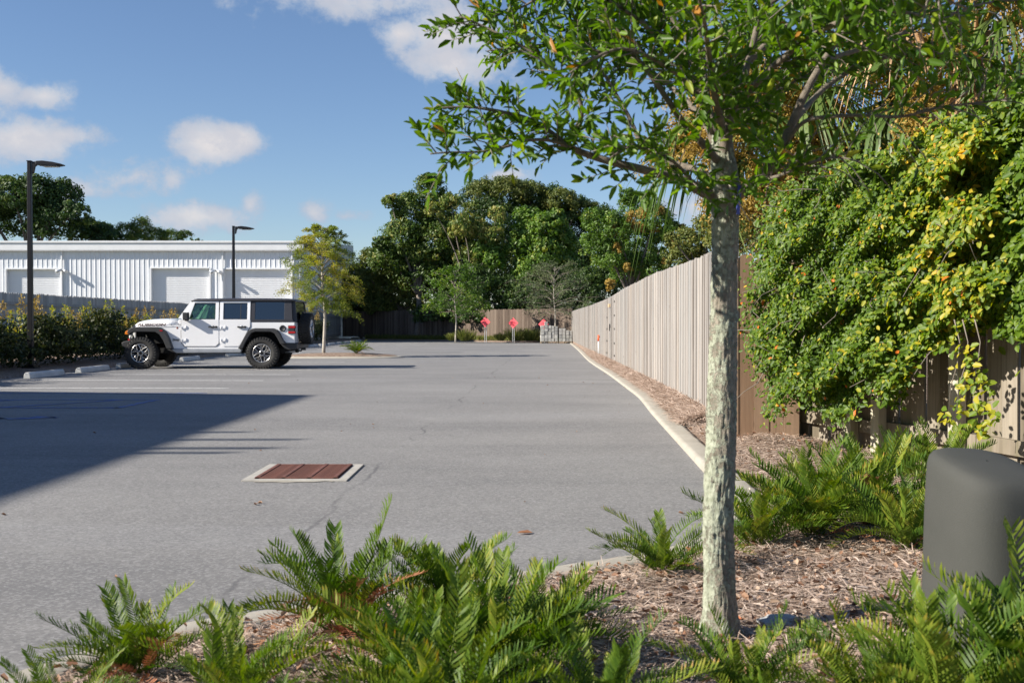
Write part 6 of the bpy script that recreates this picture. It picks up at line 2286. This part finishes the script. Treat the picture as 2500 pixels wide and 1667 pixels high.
M_OAKBARK = mat_lichen_bark()
M_LIMB = plain('limb_bark', (.22, .185, .145), .9, 0, .4, 40, .8)
OAK_Y = 3.52
def main_oak():
    base = AT(1757, 1578, OAK_Y)
    bz0 = bed_height(base.x, base.y)
    o = Vector((base.x, OAK_Y, bz0 - .01))
    th = empty('young_oak', o, 0, 'young oak with lichen-spotted trunk in the right foreground mulch', 'tree')
    s = OAK_Y / F_PX
    # trunk, shaped from its widths
    cl = [(1757, 1620, 86), (1757, 1560, 80), (1757, 1500, 75), (1755, 1400, 73), (1752, 1300, 72), (1755, 1200, 71), (1760, 1100, 71), (1763, 1000, 70), (1765, 900, 66), (1766, 800, 63), (1767, 700, 60), (1769, 600, 60), (1770, 530, 62), (1770, 480, 72), (1769, 430, 66), (1766, 380, 52), (1764, 330, 44)]
    C = catmull([tuple(AT(a, b, OAK_Y) - o) + (w * s / 2,) for a, b, w in cl], 12)
    n = 64; m = len(C)
    a = np.linspace(0, 2 * PI, n, endpoint=False)
    V = np.zeros((m, n, 3))
    for i in range(m):
        r = C[i, 3]
        z = C[i, 2]
        d = .0022 * np.sin(a * 11 + 3 * math.sin(z * 9)) * np.sin(z * 40 + a * 3) + .0026 * np.sin(a * 23 + z * 60 + 4 * math.sin(z * 31)) + .002 * np.sin(a * 3 + z * 7) + RNG.normal(0, .0010, n)
        flare = .020 * math.exp(-z / .06) * (1 + .6 * np.sin(a * 4 + 1)) + .006 * math.exp(-((z - .62) / .02) ** 2) * np.clip(np.cos(a + 1.9), 0, 1) ** 6 + .008 * math.exp(-((z - 1.05) / .018) ** 2) * np.clip(np.cos(a - .1), 0, 1) ** 8
        rr = r + d + flare
        V[i] = np.column_stack([C[i, 0] + rr * np.cos(a), C[i, 1] + rr * np.sin(a), np.full(n, z)])
    idx = np.arange(m * n).reshape(m, n)
    Fq = np.stack([idx[:-1], np.roll(idx[:-1], -1, 1), np.roll(idx[1:], -1, 1), idx[1:]], -1).reshape(-1, 4)
    link('trunk', np_mesh('trunk', V.reshape(-1, 3), Fq, M_OAKBARK, True), th)

    limbs = [
        # (list of (px, py, depth offset)), radius0
        ([(1755, 490, 0), (1715, 468, -.03), (1670, 442, -.06), (1620, 428, -.08), (1560, 412, -.10), (1480, 392, -.12), (1420, 372, -.13), (1383, 352, -.14), (1306, 298, -.16), (1230, 275, -.18), (1150, 262, -.2), (1068, 264, -.22)], .019),
        ([(1420, 372, -.13), (1350, 345, -.2), (1290, 343, -.25), (1230, 360, -.3), (1168, 371, -.33), (1100, 372, -.36), (1050, 376, -.38)], .006),
        ([(1750, 440, 0), (1690, 412, .08), (1630, 395, .14), (1574, 367, .18), (1536, 287, .22), (1494, 214, .25), (1440, 120, .28), (1400, 40, .3), (1360, -60, .32)], .012),
        ([(1383, 352, -.14), (1420, 280, -.18), (1400, 220, -.2), (1330, 150, -.22), (1250, 100, -.22), (1170, 60, -.2), (1120, 40, -.2)], .008),
        ([(1757, 400, 0), (1715, 350, -.1), (1668, 300, -.15), (1600, 200, -.2), (1540, 120, -.25), (1480, 20, -.3), (1420, -90, -.3)], .014),
        ([(1765, 450, 0), (1752, 380, .02), (1742, 330, .03), (1725, 250, .04), (1712, 150, .05), (1700, 20, .05), (1690, -140, .04), (1680, -300, 0), (1670, -460, 0)], .024),
        ([(1766, 400, 0), (1774, 330, -.04), (1795, 260, -.07), (1828, 150, -.1), (1858, 20, -.12), (1885, -130, -.12), (1900, -300, -.1)], .020),
        ([(1785, 482, 0), (1830, 455, -.05), (1870, 420, -.08), (1905, 370, -.10), (1935, 300, -.12), (1965, 230, -.14), (2010, 150, -.16), (2080, 50, -.18), (2150, -60, -.2), (2220, -180, -.2)], .023),
        ([(1905, 370, -.10), (1960, 300, -.18), (2030, 285, -.24), (2110, 282, -.30), (2200, 285, -.36), (2300, 262, -.4), (2400, 250, -.45), (2480, 240, -.5)], .007),
        ([(1740, 330, .03), (1680, 250, .2), (1580, 170, .35), (1480, 130, .45), (1370, 110, .5), (1270, 115, .5), (1190, 125, .5)], .011),
        ([(1725, 250, .04), (1650, 140, -.2), (1560, 50, -.35), (1450, -20, -.5), (1350, -90, -.6)], .010),
        ([(1795, 260, -.07), (1880, 170, -.3), (1980, 90, -.5), (2090, 40, -.65), (2200, 30, -.75), (2330, 60, -.8)], .012),
        ([(1828, 150, -.1), (1930, 60, .1), (2050, 0, .3), (2180, -40, .4), (2330, -60, .45), (2480, -40, .45)], .012),
        ([(1935, 300, -.12), (2020, 210, .1), (2130, 150, .25), (2250, 130, .35), (2380, 140, .4), (2480, 170, .45)], .010),
        ([(1766, 330, 0), (1790, 200, .4), (1820, 60, .7), (1850, -100, .85)], .014),
        ([(1766, 330, 0), (1740, 200, -.45), (1720, 60, -.75), (1690, -80, -.95)], .014),
        ([(1725, 200, .04), (1640, 90, .3), (1540, -20, .5), (1400, -110, .6), (1250, -160, .6)], .010),
        ([(1885, -130, -.12), (2000, -200, -.1), (2150, -260, 0), (2350, -280, 0)], .010),
        ([(1690, -140, .04), (1560, -250, 0), (1400, -300, 0), (1260, -280, 0)], .009),
        ([(1850, 440, -.07), (1900, 430, -.3), (1970, 400, -.45), (2040, 385, -.55), (2100, 395, -.6)], .006),
        ([(1858, 20, -.12), (1960, -40, -.5), (2080, -60, -.9), (2220, -30, -1.1), (2360, 20, -1.1)], .010),
        ([(2010, 150, -.16), (2130, 110, -.1), (2260, 60, 0), (2400, 10, .05), (2520, 0, .05)], .009),
        ([(1740, 330, .03), (1700, 230, -.3), (1620, 160, -.5), (1520, 120, -.6), (1420, 160, -.65), (1340, 220, -.65)], .008),
        ([(1712, 150, .05), (1620, 20, .05), (1500, -60, .1), (1380, -40, .15), (1270, 20, .15), (1190, 40, .15)], .010),
        ([(1774, 330, -.04), (1850, 250, .25), (1940, 200, .45), (2050, 140, .55)], .008),
        ([(1700, 455, -.05), (1650, 400, -.25), (1600, 370, -.4), (1540, 360, -.5), (1490, 385, -.55)], .006),
    ]
    twigs_p = []; twigs_d = []; allP = []; allD = []; allT = []
    rs = np.random.default_rng(77)
    for li, (pts, r0) in enumerate(limbs):
        dense = li not in (0, 1, 2, 3, 4)
        K = [np.array(AT(a, b, OAK_Y + c) - o) for a, b, c in pts]
        Cc = catmull(K, 6)
        mm = len(Cc)
        mb = MB(); mb.tube(Cc, np.linspace(r0, max(.0022, r0 * .14), mm), 10)
        bo = mb.build('branch', M_LIMB, th)
        seg = np.linalg.norm(np.diff(Cc, axis=0), axis=1); S_ = np.r_[0, np.cumsum(seg)]; L = S_[-1]
        nsub = int(L / (.021 if dense else .027))
        mt = MB(); P = []; D = []
        start = .42 if r0 > .018 else (.25 if r0 > .009 else .05)
        if li == 0: start = .30
        if li == 7: start = .66
        if li in (2, 4): start = .5
        if li == 8: start = .45
        for k in range(nsub):
            f = start + (1 - start) * (k + rs.random()) / nsub
            i = min(mm - 2, int(np.searchsorted(S_, f * L)) - 1); i = max(0, i)
            p = Cc[i]; tg = unit(Cc[i + 1] - Cc[i])
            q = unit(np.cross(tg, rs.normal(size=3)))
            d = unit(tg * rs.uniform(.3, 1.1) + q + np.array([0, 0, .25]))
            l = rs.uniform(.07, .26) * (1.15 - .55 * f)
            e = p + d * l; mid = (p + e) / 2 + np.array([0, 0, l * .08]) + rs.normal(0, l * .05, 3)
            mt.tube([p, mid, e], [.0022, .0017, .0009], 4)
            if rs.random() < .07: continue
            nl = int(l / .0088)
            for j in range(nl):
                t_ = (j + rs.random()) / nl
                if t_ < .12: continue
                b_ = p * (1 - t_) ** 2 + 2 * mid * t_ * (1 - t_) + e * t_ * t_
                dd = unit(d * .75 + unit(np.cross(d, rs.normal(size=3))) * .9 + np.array([0, 0, .12]))
                P.append(b_); D.append(dd)
        # leaves straight on the thin outer end of the limb
        for k in range(int(L / .02)):
            f = .55 + .45 * rs.random()
            i = min(mm - 2, max(0, int(np.searchsorted(S_, f * L)) - 1)); tg = unit(Cc[i + 1] - Cc[i])
            P.append(Cc[i]); D.append(unit(tg * .8 + unit(np.cross(tg, rs.normal(size=3))) * .8))
        mt.build('twigs', M_TWIG, bo)
        P = np.array(P); D = np.array(D)
        zz = P[:, 2] + o.z; xx = P[:, 0] + o.x
        thin = ((xx > 1.2) & (rs.random(len(P)) < .25)) | ((xx > .84) & (zz < 1.92) & (rs.random(len(P)) < .6)) | ((xx > .25) & (xx < .62) & (zz < 1.95) & (zz > 1.68) & (rs.random(len(P)) < .35))
        P = P[~thin]; D = D[~thin]; m_ = len(P)
        Lf = RNG.uniform(.026, .056, m_)
        T = np.clip(RNG.normal(.46, .19, m_), 0, .94); T[RNG.random(m_) < .008] = 1
        allP.append(P); allD.append(D); allT.append(T)
        nr = unit(rdirs(m_) * .8 + np.array([0, -.1, .8]))
        keep = np.ones(m_, bool)
        # the leaves nearest the camera become single objects
        if li in (0, 1, 3, 15, 18, 19, 20, 21, 10):
            pick = RNG.choice(m_, min(m_, 36), replace=False)
            keep[pick] = False
            for pk in pick:
                me = OAKLEAF[min(4, int(T[pk] * 5))]
                ax = Vector(D[pk]).normalized(); sd = ax.cross(Vector(nr[pk])).normalized(); up = sd.cross(ax)
                Mx = Matrix.Translation(Vector(P[pk])) @ Matrix((ax, sd, up)).transposed().to_4x4() @ Matrix.Scale(float(RNG.uniform(.036, .056)), 4)
                link('leaf', me, bo, mat4=Mx)
        me = scatter('foliage', LEAF, P[keep], D[keep], nr[keep], Lf[keep], Lf[keep] * RNG.uniform(.28, .40, keep.sum()), T[keep], LM_OAK)
        tag(link('foliage', me, bo), kind='stuff')
    # blue tie tag and a dead twig at the fork
    p = AT(1804, 488, OAK_Y - .05) - o
    tg = MB(); tg.box((0, 0, 0), (.0125, .002, .092)); tg.build('blue_ribbon', plain('blue_ribbon', (.07, .10, .42), .6), th, 0, p, (0, .06, .4))
    mb = MB(); mb.tube([AT(1778, 446, OAK_Y - .06) - o, AT(1800, 490, OAK_Y - .07) - o, AT(1830, 540, OAK_Y - .07) - o], [.003, .0028, .0015], 6); mb.build('dead_twig', M_PTWIG, th)


OAKLEAF = [np_mesh('leaf', LEAF[0] * np.array([1, .34, 1]), [LEAF[1][0]], LM_OAK, False, np.full(6, t_)) for t_ in (.15, .35, .5, .65, .85)]
main_oak()

# single dry leaf hanging over the central coontie
p = G(1262, 1300, .012)
th = np_mesh('dry_leaf', CURL[0] * np.array([1, .45, .35]), CURL[1], LM_DEADFROND, False, np.full(7, .5))
tag(link('dry_leaf', th, None, p, (.1, .12, .5), .10), 'single curled tan dead leaf on the asphalt behind the tallest central coontie', 'dead leaf')
